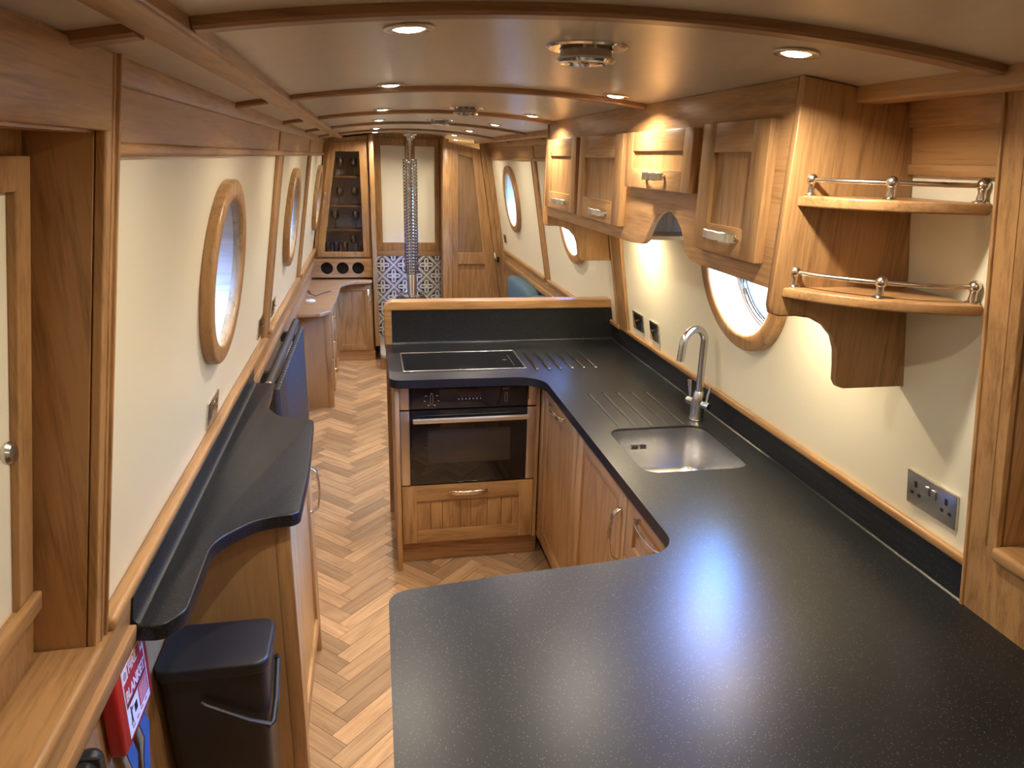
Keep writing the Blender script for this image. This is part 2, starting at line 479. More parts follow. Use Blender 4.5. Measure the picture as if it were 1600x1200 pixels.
# cross beams under the ceiling
XBL, XBR = -.2, .93
BEAM = oak('shaded_beam_oak', 0, (.32, .175, .082), (.15, .075, .032))  # darker oak: shade on the beam faces is put into the colour
for yb in (-.12, 1.0, 2.165, 3.30, 4.42, 5.60):
    mb = MB()
    for a, b in ((XBL+.002, XBR-.002), (-.345, -.262), (.992, 1.075)):
        if yb > 1.3 and yb < 3.37 and b > .8: b = min(b, .815)
        if b-a < .03: continue
        m = max(2, int((b-a)/.05)); P = [(a+(b-a)*k/m, yb, zc(a+(b-a)*k/m)-.006) for k in range(m+1)]
        hw, th = .02, .0085
        mb.sweep(P, lambda i, t: [(-hw, th), (-hw, -th+.004), (-hw+.005, -th), (hw-.005, -th), (hw, -th+.004), (hw, th)], BEAM, up=(0, 0, 1))
    trim(mb)
# lengthwise battens
for xi, xo, ya, yb in ((XBL, -.262, Y0, 6.8), (XBR, .992, Y0, 1.325), (XBR, .992, 3.385, 6.6)):
    zb = 1.931 if xi < 0 else 1.921
    a, b = sorted((xi, xo)); mb = MB()
    mb.plate(fillet([(a, zb, .006), (b, zb, .006), (b, zc(b)+.004, 0), (a, zc(a)+.004, 0)], 3), [], ya, yb, OY, fn=lambda u, v, w: (u, w, v))
    trim(mb)

# side walls --------------------------------------------------------
PR = .217      # opening radius
PORTL = [(2.14, 1.472), (4.08, 1.47), (6.15, 1.46)]
PORTR = [(2.03, 1.497), (3.99, 1.49), (5.77, 1.49)]
HL = (.15, 1.135, .985, 1.825); HR = (.15, 1.03, 1.09, 1.852)
def rect(a, b, c, d): return [(a, c), (b, c), (b, d), (a, d)]
mb = MB(LW)
HW = lambda h: rect(h[0]-.014, h[1]+.014, h[2]-.019, h[3]+.014)
mb.plate(rect(Y0, Y1, .89, 1.935), [circ(y, z, PR) for y, z in PORTL]+[HW(HL)], -.02, 0, CREAM); struct(mb, 'wall_left')
mb = MB(RW)
mb.plate(rect(Y0, Y1, .0, 1.935), [circ(y, z, PR) for y, z in PORTR]+[HW(HR)], -.02, 0, CREAM); struct(mb, 'wall_right')
mb = MB(); mb.box(-.7, 1.45, Y0-.03, Y0, 0, 2.03, OZ); struct(mb, 'wall_back')
mb = MB(); mb.box(-.7, 1.45, Y1, Y1+.03, 0, 2.03, CREAM); struct(mb, 'wall_far')

def side_trims(F, stiles, yend, y0s, hatch, low_segments, top0, zcream=1.012, zlow=.93):
    """upper rails, mouldings, stiles, dado board and lower rail of one side wall"""
    hy = hatch[1]; zl0 = zlow
    mb = MB(F); mb.plate(rect(top0, yend, 1.809, 1.889), [], .0005, .006, VENX); trim(mb)
    mb = MB(F); mb.plate(rect(top0, yend, 1.889, 1.932), [], .0005, .012, OY, bev=.003); trim(mb)
    mb = MB(F); mb.box(top0, yend, 1.790, 1.811, 0, .016, OY, bev=.006, seg=3); trim(mb)
    for s0, s1 in stiles:
        mb = MB(F); zlow = 1.008 if (F is RW and s0 < 3.3) else zl0
        mb.box(s0, s0+.018, zcream, 1.80, .0, .016, OZ, bev=.006); mb.box(s1-.018, s1, zcream, 1.80, .0, .016, OZ, bev=.006)
        mb.box(s0+.014, s1-.014, zlow, 1.885, .0, .0115, OZ, bev=.003)
        trim(mb)
stL = [(3.24, 3.42), (4.93, 5.08), (6.70, 6.82)]
side_trims(LW, stL, 6.9, None, HL, None, 1.18)
mb = MB(LW)
for a, b in ((1.18, 3.25), (3.41, 4.94), (5.07, 6.71)):
    mb.box(a, b, .984, 1.013, 0, .032, OY, bev=.011, seg=4)
    if a > 2: mb.box(a, b, .968, .986, 0, .026, OY, bev=.003)
trim(mb)
mb = MB(LW); mb.box(-1.2, 1.292, .915, .986, .0, .026, OY, bev=.002); mb.box(2.868, 6.42, .915, .972, .0, .020, OY, bev=.002); trim(mb)
mb = MB(LW); mb.box(-1.2, 1.288, .885, .926, .0, .040, OY, bev=.005); mb.box(2.868, 6.42, .872, .916, .0, .034, OY, bev=.005); trim(mb)
mb = MB(); mb.box(-.533, -.520, Y0, Y1, 0, .90, OZ); trim(mb)
mb = MB(); mb.box(-.52, -.48, 4.45, 5.15, 0, .085, OY, bev=.006); mb.build('baseboard_left', kind='structure')

# right side
stR = [(3.17, 3.33), (4.77, 4.89)]
side_trims(RW, stR, 6.55, None, HR, None, 3.38)
mb = MB(RW); mb.plate(rect(1.1, 1.33, 1.812, 1.880), [], .0005, .006, OY); mb.plate(rect(1.1, 1.33, 1.880, 1.932), [], .0005, .016, OY, bev=.002)
mb.box(1.1, 1.33, 1.790, 1.812, 0, .014, OY, bev=.004); trim(mb)
mb = MB(RW); mb.box(1.1, 3.20, 1.0055, 1.030, 0, .016, OY, bev=.009, seg=4); mb.box(3.3, 3.47, 1.0, 1.026, 0, .016, OY, bev=.009, seg=4)
trim(mb)
mb = MB(RW)
for a, b in ((3.52, 4.78), (4.88, 6.5)):
    mb.box(a, b, .984, 1.013, 0, .030, OY, bev=.010, seg=4); mb.box(a, b, .968, .986, 0, .024, OY, bev=.003)
trim(mb)
mb = MB(RW); mb.box(3.52, 6.5, .915, .972, .0, .020, OY, bev=.002); mb.box(3.52, 6.5, .872, .916, .0, .034, OY, bev=.005); trim(mb)
mb = MB(RW); mb.plate(rect(3.52, 6.55, .0, .874), [], .001, .007, OZ); trim(mb)

# side hatch surrounds: post, head, sill, reveal
def hatch_frame(F, H, pw, lowz):
    y0, y1, z0, z1 = H
    mb = MB(F)
    mb.plate(rect(y0-.09, y1+pw, lowz, 1.932), [rect(y0, y1, z0, z1)], .0, .016, OZ, bev=.004); trim(mb)
    mb = MB(F); mb.box(y0-.05, y1, z1, 1.925, .014, .022, OY, bev=.004); trim(mb)
    mb = MB(F); mb.box(y1+pw-.008, y1+pw, lowz, 1.93, .0, .021, OZ, bev=.003); mb.box(y1+.02, y1+.026, z0, 1.925, .0, .018, OZ, bev=.002); trim(mb)
    # reveal linings
    mb = MB(F); mb.box(y1-.003, y1+.012, z0-.01, z1+.01, -.16, -.0005, OZ); trim(mb)
    mb = MB(F); mb.box(y0-.05, y1+.05, z0-.05, z1+.05, -.19, -.162, plain('light_block_plate', (.05, .05, .05), .6)); trim(mb)  # unseen plate added to stop sky light leaking round the hatch door
    mb = MB(F); mb.box(y0, y1, z1-.003, z1+.012, -.16, -.0005, OY); trim(mb)
    mb = MB(F); mb.box(y0, y1, z0-.02, z0+.012, -.16, .03, OY, bev=.010, seg=3); trim(mb)
    mb = MB(F); mb.box(y0-.012, y0+.003, z0-.01, z1+.01, -.16, -.0005, OZ); trim(mb)
hatch_frame(LW, HL, .045, .92)
hatch_frame(RW, HR, .072, .0)

def hatch_door(F, H, name, wd):
    y0, y1, z0, z1 = H
    r = thing(name, (0, y0, z0), None, None, kind='structure')
    mb = MB(F); a, b, c, d = y0, y1-.012, z0+.013, z1-.002
    mb.plate(rect(a, b, c, d), [rect(a+.06, b-.06, c+.15, d-.05)], wd-.05, wd-.018, OZ); mb.build('door_frame', r)
    mb = MB(F); lo, hi = z0+.10, z1-.035
    mb.plate(rect(a+.02, b-.018, c+.002, hi), [rect(a+.075, b-.062, lo+.035, hi-.045)], wd-.018, wd, OZ, bev=.003); mb.build('door_leaf', r)
    mb = MB(F); mb.plate(rect(a+.06, b-.05, lo, hi-.03), [], wd-.03, wd-.012, CREAM); mb.build('door_panel', r)
    mb = MB(F); mb.box(a+.06, b-.02, lo+.01, lo+.045, wd, wd+.014, OY, bev=.004); mb.build('lower_rail', r)
    mb = MB(); p = F(b-.108, 1.40, wd-.012); q = F(b-.108, 1.40, wd+.1); ax = Vector(q)-Vector(p)
    mb.lathe([(0, 0), (.009, 0), (.008, .007), (.011, .011), (.016, .015), (.017, .02), (.013, .025), (0, .027)], p, STEEL, ax=ax, seg=20); mb.build('door_knob', r)
hatch_door(LW, HL, 'door_1', -.068)
hatch_door(RW, HR, 'door_2', -.075)

# portholes ---------------------------------------------------------
def porthole(F, y, z, i, sgn):
    r = thing('window_%d' % i, F(y, z, 0), None, None, kind='structure')
    mb = MB(F)
    mb.plate(circ(y, z, .258, 64), [circ(y, z, .205, 64)], -.004, .031, OZ, bev=.010); mb.build('wooden_ring', r)
    # liner: short cylinder through the wall thickness
    t = bmesh.new(); n = 64
    A = [[t.verts.new((y+rr*math.cos(2*PI*k/n), z+rr*math.sin(2*PI*k/n), w)) for k in range(n)] for rr, w in ((.207, 0.003), (.207, -.09), (.2165, -.09), (.2165, .003))]
    for q in range(4):
        for k in range(n): t.faces.new((A[q][k], A[q][(k+1) % n], A[(q+1) % 4][(k+1) % n], A[(q+1) % 4][k]))
    mb = MB(F); mb.merge(t, LINER); mb.build('liner', r)
    mb = MB(F)
    mb.tube([(y+.193*math.cos(2*PI*k/48), z+.193*math.sin(2*PI*k/48), -.083) for k in range(48)], .008, CHROME, seg=10, closed=True)
    mb.plate(circ(y, z, .206, 64), [circ(y, z, .176, 64)], -.099, -.088, CHROME, bev=.002)
    mb.tube([(y+.176*math.cos(2*PI*k/48), z+.176*math.sin(2*PI*k/48), -.091) for k in range(48)], .004, BLKCABLE, seg=8, closed=True)
    mb.build('metal_frame', r)
    mb = MB(F); mb.plate(circ(y, z, .18, 48), [], -.097, -.093, GLASS); mb.build('glass', r)
    mb = MB(F)
    yy, zz = y+.165*math.cos(math.radians(222)), z+.165*math.sin(math.radians(222))
    mb.ball((yy, zz, -.072), .012, KNOBBLUE); mb.tube([(yy, zz, -.088), (yy, zz, -.07)], .005, CHROME); mb.build('catch', r)
k = 1
for y, z in PORTL: porthole(LW, y, z, k, 1); k += 1
for y, z in PORTR: porthole(RW, y, z, k, -1); k += 1

# ------------------------------------------------------------------ far bulkhead
mb = MB(); FY = lambda y: (lambda u, v, w: (u, y-w, v))
mb.plate([(-.62, 0), (.70, 0), (.70, zc(.70)+.01), (.4, zc(.4)+.01), (.1, zc(.1)+.01), (-.2, zc(-.2)+.01), (xl(1.93)-.01, 1.94)], [], -.03, 0, OZ, fn=FY(6.83)); struct(mb, 'wall_bulkhead')
mb = MB(FY(6.83))
mb.plate(rect(.055, .645, .955, 1.955), [rect(.114, .598, 1.03, 1.888)], .001, .016, OZ, bev=.002); trim(mb)
mb = MB(FY(6.83)); mb.plate(rect(.10, .61, 1.02, 1.90), [], .001, .006, CREAM); trim(mb)
mb = MB(FY(6.83)); mb.plate(rect(.03, .66, .1, .905), [], .001, .010, TILE); mb.build('wall_tiles', kind='structure')
mb = MB(FY(6.83)); mb.box(.03, .66, .905, .955, .001, .014, OX, bev=.004); trim(mb)
# posts either side of the stove recess
mb = MB(); mb.box(.012, .052, 6.42, 6.83, .14, 1.965, OZ, bev=.002); trim(mb)
mb = MB(); mb.box(.648, .70, 6.55, 6.83, 0, 1.955, OZ, bev=.002); trim(mb)

# inner door bulkhead on the right
mb = MB(FY(6.58))
mb.plate([(.70, 0), (.73, 0), (.73, 1.925), (.70, 1.93)], [], -.05, .012, OZ); trim(mb)
dr = thing('door_3', (.73, 6.6, 0), None, None, kind='structure')
def xe(z, off): return xr(z)-off
outer = [(.735, .01), (xe(0, .11), .01), (xe(1.88, .09), 1.875), (.735, 1.925)]
h1 = [(.79, .962), (xe(.962, .20), .962), (xe(1.80, .165), 1.80), (.79, 1.828)]
h2 = [(.79, .10), (xe(.1, .20), .10), (xe(.856, .20), .856), (.79, .856)]
mb = MB(FY(6.60)); mb.plate(outer, [h1, h2], -.03, .0, OZ, bev=.002); mb.build('door_leaf', dr)
mb = MB(FY(6.60)); mb.plate(h1, [], -.028, -.018, oak('door_veneer', 2, (.27, .16, .075), (.155, .085, .036), rough=.4)); mb.plate(h2, [], -.028, -.018, OZ); mb.build('door_panel', dr)
mb = MB(); mb.strap(arc((1.128, 6.592, .965), (1.14, 6.592, .85), (0, -.035, 0)), (1, 0, .1), .016, .006, NICKEL); mb.build('door_handle', dr)
mb = MB(); mb.box(1.155, 1.172, 6.585, 6.6, .875, .925, BLACKG, bev=.002); mb.build('striker_plate', dr)
mb = MB(FY(6.60)); mb.plate([(xe(0, .14), 0), (xe(0, .06), 0), (xe(1.87, .05), 1.87), (xe(1.87, .115), 1.87)], [], -.06, -.033, OZ); trim(mb)
mb = MB(FY(6.60))
mb.plate([(xe(0, .105), 0), (xe(0, 0)+.0, 0), (xe(1.93, 0), 1.93), (xe(1.93, .085), 1.93)], [], -.04, .0, OZ, bev=.002); trim(mb)
mb = MB(FY(6.595)); mb.plate([(xe(.0, .045), 0), (xe(.0, 0), 0), (xe(1.93, 0), 1.93), (xe(1.93, .045), 1.93)], [], .0, .02, OZ, bev=.004); trim(mb)
# next cabin seen over the door
mb = MB(); mb.tube([(x, 8.2, zc(x)-.02) for x in [.72+.04*k for k in range(9)]], .014, CREAM); mb.build('trim_rail', kind='structure'); tn[0] += 1
bpy.data.objects['trim_rail'].name = 'trim_%d' % (tn[0]+40)

# glazed corner cabinet ---------------------------------------------
gc = thing('glazed_cabinet', (-.2, 6.5, .93), 'oak glazed corner cabinet holding glassware above the desk at the far left', 'cabinet')
GF = FY(6.50)
def xgl(z): return xl(z)+.03
o_ = [(xgl(.935), .935), (.0, .935), (.0, 1.955), (-.2, 1.937), (xgl(1.90), 1.915)]
mb = MB(); mb.plate([(xgl(.93)-.02, .925), (.005, .925), (.005, 1.962), (-.2, 1.94), (xgl(1.93)-.02, 1.925)], [[(xgl(.96)+.02, .96), (-.02, .96), (-.02, 1.90), (xgl(1.9)+.02, 1.90)]], -.31, -.004, OZ, fn=GF); mb.build('cabinet_body', gc)
doorp = [(xgl(.94)+.01, .94), (-.008, .94), (-.008, 1.915), (xgl(1.90)+.012, 1.895)]
hole = [(-.399, .985), (-.063, .985), (-.069, 1.83), (-.265, 1.825)]
mb = MB(GF); mb.plate(doorp, [hole], .0, .02, OZ, bev=.003); gd = mb.build('cabinet_door', gc)
mb = MB(); mb.strap(arc((-.362, 6.475, 1.49), (-.39, 6.475, 1.33), (0, -.028, 0)), (1, 0, 0), .014, .005, NICKEL); mb.build('handle', gd)
mb = MB(GF); mb.plate([(-.41, .975), (-.055, .975), (-.06, 1.84), (-.27, 1.835)], [], .006, .009, TINTG); mb.build('glass', gd)
for zz in (1.155, 1.36, 1.61):
    mb = MB(); mb.box(xl(zz)+.03, -.02, 6.56, 6.78, zz, zz+.016, OX, bev=.003); mb.build('shelf', gc)
mb = MB(); mb.box(-.46, -.02, 6.786, 6.80, .94, 1.92, plain('cabinet_back', (.75, .68, .56), .6)); mb.build('back_panel', gc)

def goblet(c, h=.15, r=.034):
    mb = MB(); p = [(0, 0), (r*.9, 0), (r*.85, .004), (.004, .008), (.0035, h*.45), (r*.7, h*.55), (r, h*.75), (r*.86, h), (r*.83, h), (r*.95, h*.75), (r*.64, h*.57), (0, h*.49)]
    mb.lathe(p, c, GLASSW, seg=20); return mb
def tumbler(c, h=.09, r=.032):
    mb = MB(); mb.lathe([(0, 0), (r*.8, 0), (r, h), (r*.93, h), (r*.74, .008), (0, .008)], c, GLASSW, seg=20); return mb
GLASSW = glass_mat('glassware', (.88, .90, .92), .8)
g0 = goblet((-.235, 6.67, 1.626)).build('wine_glass', label='stemmed wine glass, left one on the top shelf of the glazed cabinet', cat='glass', group='glassware in the corner cabinet')
for (x, z), lb in (((-.12, 1.626), 'stemmed wine glass, right one on the top shelf of the glazed cabinet'), ((-.25, 1.376), 'stemmed wine glass, left one on the second shelf of the glazed cabinet'), ((-.12, 1.376), 'stemmed wine glass, right one on the second shelf of the glazed cabinet'),
                   ((-.30, 1.171), 'tall glass at the left of the third cabinet shelf'), ((-.12, 1.171), 'tall glass at the right of the third cabinet shelf'), ((-.15, .962), 'stemmed glass standing taller among the tumblers on the cabinet floor')):
    c = g0.copy(); COL.objects.link(c); c.location = (x+.235, 0, z-1.626); c['label'] = lb
t0 = None
for k, (x, y, w) in enumerate(((-.37, 6.64, 'leftmost'), (-.30, 6.66, 'second from the left'), (-.225, 6.63, 'middle'), (-.09, 6.66, 'rightmost'))):
    lb = 'small clear tumbler on the glazed cabinet floor, %s of the bottom row' % w
    if t0 is None: t0 = tumbler((x, y, .962)).build('tumbler', label=lb, cat='glass', group='tumblers in the corner cabinet'); b0 = (x, y)
    else:
        c = t0.copy(); COL.objects.link(c); c.location = (x-b0[0], y-b0[1], 0); c['label'] = lb

# wine hole panel
mb = MB(FY(6.47)); mb.plate([(xl(.78)+.01, .76), (.008, .76), (.008, .925), (xl(.92)+.01, .925)], [circ(x, .842, .053, 32) for x in (-.385, -.249, -.115)], -.02, 0, OX, bev=.001)
wr = mb.build('bottle_rack', label='oak bottle rack panel with three round dark holes below the glazed cabinet', cat='wine rack')
mb = MB(); mb.box(-.50, .0, 6.52, 6.78, .765, .92, DARK); mb.build('rack_interior', wr)

# desk unit ----------------------------------------------------------
dk = thing('desk_unit', (-.3, 5.6, 0), 'built-in oak desk unit with curved top, drawers and corner cupboard at the far left', 'desk')
dt = [(-.53, 5.02, 0), (-.36, 5.035, .03), (-.295, 5.14, .08), (-.272, 5.6, .1), (-.262, 6.2, .15), (-.19, 6.37, .15), (.0, 6.395, .02), (.012, 6.80, 0), (-.53, 6.80, 0)]
mb = MB(); mb.plate(fillet(dt, 6), [], .715, .742, OX, bev=.006); mb.build('desk_top', dk)
mb = MB(); mb.plate([(-.519, 0), (-.315, 0), (-.315, .715), (-.519, .715)], [], -.018, 0, PLY, fn=FY(5.17)); mb.box(-.345, -.305, 5.165, 5.20, 0, .715, OZ, bev=.004); mb.build('end_panel', dk)
mb = MB(); mb.box(-.56, -.315, 5.19, 6.75, .09, .715, PLY); mb.box(-.315, .0, 6.46, 6.75, .09, .715, PLY); mb.build('carcass', dk)
FX = lambda x: (lambda u, v, w: (x+w, u, v))
def shaker(mb, F, a, b, c, d, rail, th=.02, along=OY, upm=OZ, brd=None):
    """framed door: stiles upright, rails along, recessed panel"""
    mb.box(a, a+rail, c, d, 0, th, upm, bev=.0015, fn=F); mb.box(b-rail, b, c, d, 0, th, upm, bev=.0015, fn=F)
    rt = brd or rail
    mb.box(a+rail, b-rail, c, c+rt, 0, th-.0003, along, bev=.0015, fn=F); mb.box(a+rail, b-rail, d-rt, d, 0, th-.0003, along, bev=.0015, fn=F)
    mb.box(a+rail-.004, b-rail+.004, c+rt-.004, d-rt+.004, .002, th-.010, upm, fn=F)
    return mb
for z0, z1, kz in ((.57, .70, .648), (.36, .56, .46), (.11, .35, .25)):
    mb = MB(); shaker(mb, FX(-.315), 5.22, 5.62, z0, z1, .04); d_ = mb.build('drawer', dk)
    for ky in (5.33,):
        mb = MB(); mb.lathe([(0, 0), (.007, 0), (.006, .012), (.014, .018), (.014, .024), (0, .028)], (-.295, ky, kz), NICKEL, ax=(1, 0, 0), seg=16); mb.build('knob', d_)
mb = MB(); shaker(mb, FX(-.315), 5.64, 6.05, .11, .70, .05); mb.build('cupboard_door', dk)
mb = MB(); shaker(mb, FY(6.455), -.335, -.012, .10, .705, .055); d_ = mb.build('cupboard_door', dk)
mb = MB(); mb.strap(arc((-.034, 6.432, .66), (-.034, 6.432, .50), (0, -.028, 0)), (1, 0, 0), .013, .005, NICKEL); mb.build('handle', d_)
mb = MB(); mb.box(-.33, .01, 6.46, 6.48, 0, .09, OX); mb.box(-.35, -.33, 5.19, 6.48, 0, .09, OY); mb.build('plinth', dk)
# lamp with cable on the desk
lm = thing('desk_lamp_base', (-.49, 5.5, .742), 'small white round lamp base with black cable on the desk against the left wall', 'lamp')
mb = MB(); mb.lathe([(0, 0), (.038, 0), (.038, .006), (.03, .012), (0, .013)], (-.46, 5.48, .7425), WHITE); mb.build('base', lm)
mb = MB(); mb.lathe([(.006, 0), (.006, .03), (.014, .04), (.012, .065), (.006, .07)], (-.468, 5.48, .755), CHROME); mb.build('stem', lm)
mb = MB(); mb.tube([(-.465, 5.49, .80), (-.45, 5.52, .79), (-.43, 5.62, .757), (-.41, 5.74, .7465), (-.37, 5.83, .7465), (-.33, 5.88, .7465)], .003, BLKCABLE, seg=8); mb.build('cable', lm)

# stove ---------------------------------------------------------------
he = thing('hearth', (.35, 6.4, 0), 'raised hearth with pale stone slab edge on an oak plinth at the far end', 'hearth')
mb = MB(); mb.box(.058, .64, 6.14, 6.81, 0, .105, OX, bev=.003); mb.build('plinth', he)
mb = MB(); mb.plate(fillet([(.055, 6.11, .05), (.645, 6.11, .05), (.645, 6.818, 0), (.055, 6.818, 0)]), [], .105, .135, SLAB, bev=.006); mb.build('slab', he)
sv = thing('stove', (.35, 6.5, .135), 'small black solid fuel stove with chrome top rail behind the hob upstand', 'stove')
mb = MB(); mb.lathe([(0, 0), (.15, 0), (.15, .36), (.13, .375), (0, .375)], (.35, 6.5, .195), STOVE, seg=40); mb.build('stove_body', sv)
for ax_, ay_ in ((-.09, -.09), (.09, -.09), (-.09, .09), (.09, .09)):
    mb = MB(); mb.tube([(.35+ax_, 6.5+ay_, .1355), (.35+ax_, 6.5+ay_, .2)], .014, STOVE); mb.build('leg', sv)
mb = MB(); mb.box(.26, .44, 6.335, 6.36, .28, .48, STOVE, bev=.01); mb.box(.285, .415, 6.328, 6.338, .31, .45, BLACKG, bev=.004); mb.build('stove_door', sv)
mb = MB()
mb.tube([(.35+.122*math.cos(2*PI*k/40), 6.5+.122*math.sin(2*PI*k/40), .605) for k in range(40)], .005, CHROME, seg=8, closed=True)
for k in range(6):
    a = 2*PI*k/6+.3; mb.tube([(.35+.122*math.cos(a), 6.5+.122*math.sin(a), .565), (.35+.122*math.cos(a), 6.5+.122*math.sin(a), .607)], .004, CHROME, seg=8)
mb.build('top_rail', sv)
fl = thing('flue_pipe', (.367, 6.5, .57), 'polished steel stove flue pipe with perforated guard rising to the ceiling', 'flue')
mb = MB(); mb.lathe([(.075, .5705), (.075, .578), (.046, .585), (.043, .59), (.043, 1.965), (.06, 1.975), (.06, 1.99)], (.358, 6.5, 0), CHROME, seg=32); mb.build('pipe', fl)
def cage():
    t = bmesh.new(); cx, cy, R = .358, 6.5, .062; na, nz = 18, 36; z0, z1 = .79, 1.775
    def P(a, z): return (cx+R*math.cos(a), cy+R*math.sin(a), z)
    gap = math.radians(8)
    for i in range(na):
        for j in range(nz):
            a0 = -PI/2+gap+(2*PI-2*gap)*i/na; da = (2*PI-2*gap)/na; zz = z0+(z1-z0)*j/nz; dz = (z1-z0)/nz
            sq = [(0, 0), (.5, 0), (1, 0), (1, .5), (1, 1), (.5, 1), (0, 1), (0, .5)]
            O = [t.verts.new(P(a0+u*da, zz+v*dz)) for u, v in sq]
            I = [t.verts.new(P(a0+(.5+(.32)*math.cos(math.radians(225+45*k)))*da, zz+(.5+(.32)*math.sin(math.radians(225+45*k)))*dz)) for k in range(8)]
            for k in range(8): t.faces.new((O[k], O[(k+1) % 8], I[(k+1) % 8], I[k]))
    bmesh.ops.remove_doubles(t, verts=t.verts, dist=1e-4)
    return t
mb = MB(); mb.merge(cage(), plain('guard_steel', (.42, .39, .36), .18, 1.)); o = mb.build('perforated_guard', fl)
md = o.modifiers.new('thick', 'SOLIDIFY'); md.thickness = .0015

# sofa ---------------------------------------------------------------
sf = thing('sofa', (1.05, 5.1, 0), 'teal fabric sofa against the right wall beyond the galley partition', 'sofa')
def cushion(x0, x1, y0, y1, z0, z1, bev, seg=5):
    mb = MB(); mb.box(x0, x1, y0, y1, z0, z1, TEAL, bev=bev, seg=seg); return mb
cushion(.72, 1.14, 4.15, 5.9, .30, .46, .05).build('seat_cushion', sf)
mb = MB(); mb.box(.76, 1.28, 4.12, 5.92, .02, .31, TEAL, bev=.02); mb.build('sofa_base', sf)
def back(y0, y1):
    mb = MB(); t = bmesh.new(); bmesh.ops.create_cube(t, size=1)
    bmesh.ops.subdivide_edges(t, edges=t.edges[:], cuts=9, use_grid_fill=True)
    for v in t.verts:
        u = v.co*2; p = 5.
        n_ = (abs(u.x)**p+abs(u.y)**p+abs(u.z)**p)**(1/p); u = u/n_*max(abs(u.x), abs(u.y), abs(u.z)) if n_ else u
        z = .66+u.z*.225; x = 1.200+u.x*.066-(.165*(z-.65)); y = (y0+y1)/2+u.y*(y1-y0)/2
        v.co = Vector((x, y, z+.006*noise.noise(Vector((x*9, y*9, z*9)))))
    mb.merge(t, TEAL); return mb
back(5.02, 5.93).build('back_cushion', sf); back(4.13, 5.03).build('back_cushion', sf)

# ------------------------------------------------------------------ galley
# worktop
ZT = .92
wk = thing('worktop', (.7, 2.2, ZT), 'black speckled U-shaped worktop with upstand, sink cut-out and drainer grooves', 'worktop')
out = fillet([(.012, 1.325, .045), (.3, 1.357, 0), (.52, 1.373, 0), (.700, 1.398, .085), (.698, 2.825, .12), (.057, 2.832, .05), (.055, 3.44, 0), (1.222, 3.44, 0), (1.24, .40, 0), (.004, .40, 0)], 8)
hole_sink = rrect(.778, 1.128, 1.822, 2.188, .055)
gro = []
for gx in (.830, .889, .948, 1.007, 1.067): gro.append(fillet([(gx-.0062, 2.205, .004), (gx+.0062, 2.205, .004), (gx+.0062, 2.58, .006), (gx-.0062, 2.58, .006)], 3))
mb = MB(); mb.plate(out, [rrect(.758, 1.148, 1.802, 2.208, .07)], .884, .912, LAM); mb.plate(out, [hole_sink], .912, .9175, LAM, bev=.0); mb.plate(out, [hole_sink]+gro, .9175, ZT, LAM)
for gx in (.830, .889, .948, 1.007, 1.067):
    t = bmesh.new(); A = []
    for yy in (2.203, 2.574): A.append([t.verts.new((gx+.0063*q/4, yy, ZT+.0002-.0026*(1-(q/4)**2))) for q in range(-4, 5)])
    for q in range(8): t.faces.new((A[0][q], A[0][q+1], A[1][q+1], A[1][q]))
    mb.merge(t, LAM)
mb.build('worktop_surface', wk)
mb = MB()   # cove upstand along the hull side and along the partition
prof = [(0, .9195), (.014, .9195), (.010, .9205), (.0065, .9235), (.005, .928), (.005, 1.001), (.003, 1.006), (0, 1.006)]
mb.plate([(a, b) for a, b in prof], [], 1.10, 3.44, LAM, fn=lambda u, v, w: (xr(v)-.006-u, w, v))
prof2 = [(0, .9195), (.018, .9195), (.010, .9215), (.0065, .925), (.005, .930), (.005, 1.087), (0, 1.087)]
mb.plate(prof2, [], .085, 1.222, LAM, fn=lambda u, v, w: (w, 3.441-u, v)); mb.build('upstand', wk)

# partition with oak cap behind the hob
pt = thing('partition', (.63, 3.46, 0), 'low oak partition with rounded capping between the hob and the saloon', 'partition')
mb = MB(FY(3.505)); mb.plate(fillet([(.056, .0, 0), (1.26, .0, 0), (1.215, 1.128, 0), (.056, 1.128, .04)]), [], .0, .064, OZ, bev=.006); mb.build('partition_board', pt)
mb = MB(); mb.plate(fillet([(.052, .90, 0), (.088, .90, 0), (.088, 1.087, .003), (1.21, 1.087, 0), (1.207, 1.131, 0), (.052, 1.131, .042)], 8), [], -.072, .008, OX, fn=lambda u, v, w: (u, 3.44-w, v), bev=.005); mb.build('capping', pt)

# oven housing
oh = thing('oven_housing', (.4, 3.1, 0), 'oak base unit holding the built-in oven above a wide drawer', 'cabinet')
mb = MB(); mb.box(.076, .096, 2.868, 3.43, .0, .884, OZ, bev=.002); mb.build('side_panel', oh)
mb = MB(); mb.box(.098, .73, 2.95, 2.965, 0, .115, OX); mb.build('plinth', oh)
mb = MB(); mb.box(.098, .70, 2.90, 3.43, .116, .135, PLY); mb.box(.098, .70, 3.41, 3.43, .135, .88, PLY); mb.box(.695, .712, 2.895, 3.43, .116, .884, OZ); mb.build('carcass', oh)
mb = MB(); FO = FY(2.905)
a, b, c, d, rl = .099, .692, .128, .409, .065
mb.box(a, a+rl, c, d, 0, .02, OZ, bev=.0015, fn=FO); mb.box(b-rl, b, c, d, 0, .02, OZ, bev=.0015, fn=FO)
mb.box(a+rl, b-rl, c, c+.06, 0, .0197, OX, bev=.0015, fn=FO); mb.box(a+rl, b-rl, d-.075, d, 0, .0197, OX, bev=.0015, fn=FO)
xx = a+rl-.002
while xx < b-rl:
    w_ = random.uniform(.045, .10); e = min(xx+w_, b-rl+.002)
    mb.box(xx+.0008, e-.0008, c+.055, d-.07, .002, .011, OZ, bev=.001, fn=FO); xx = e
dw = mb.build('drawer', oh)
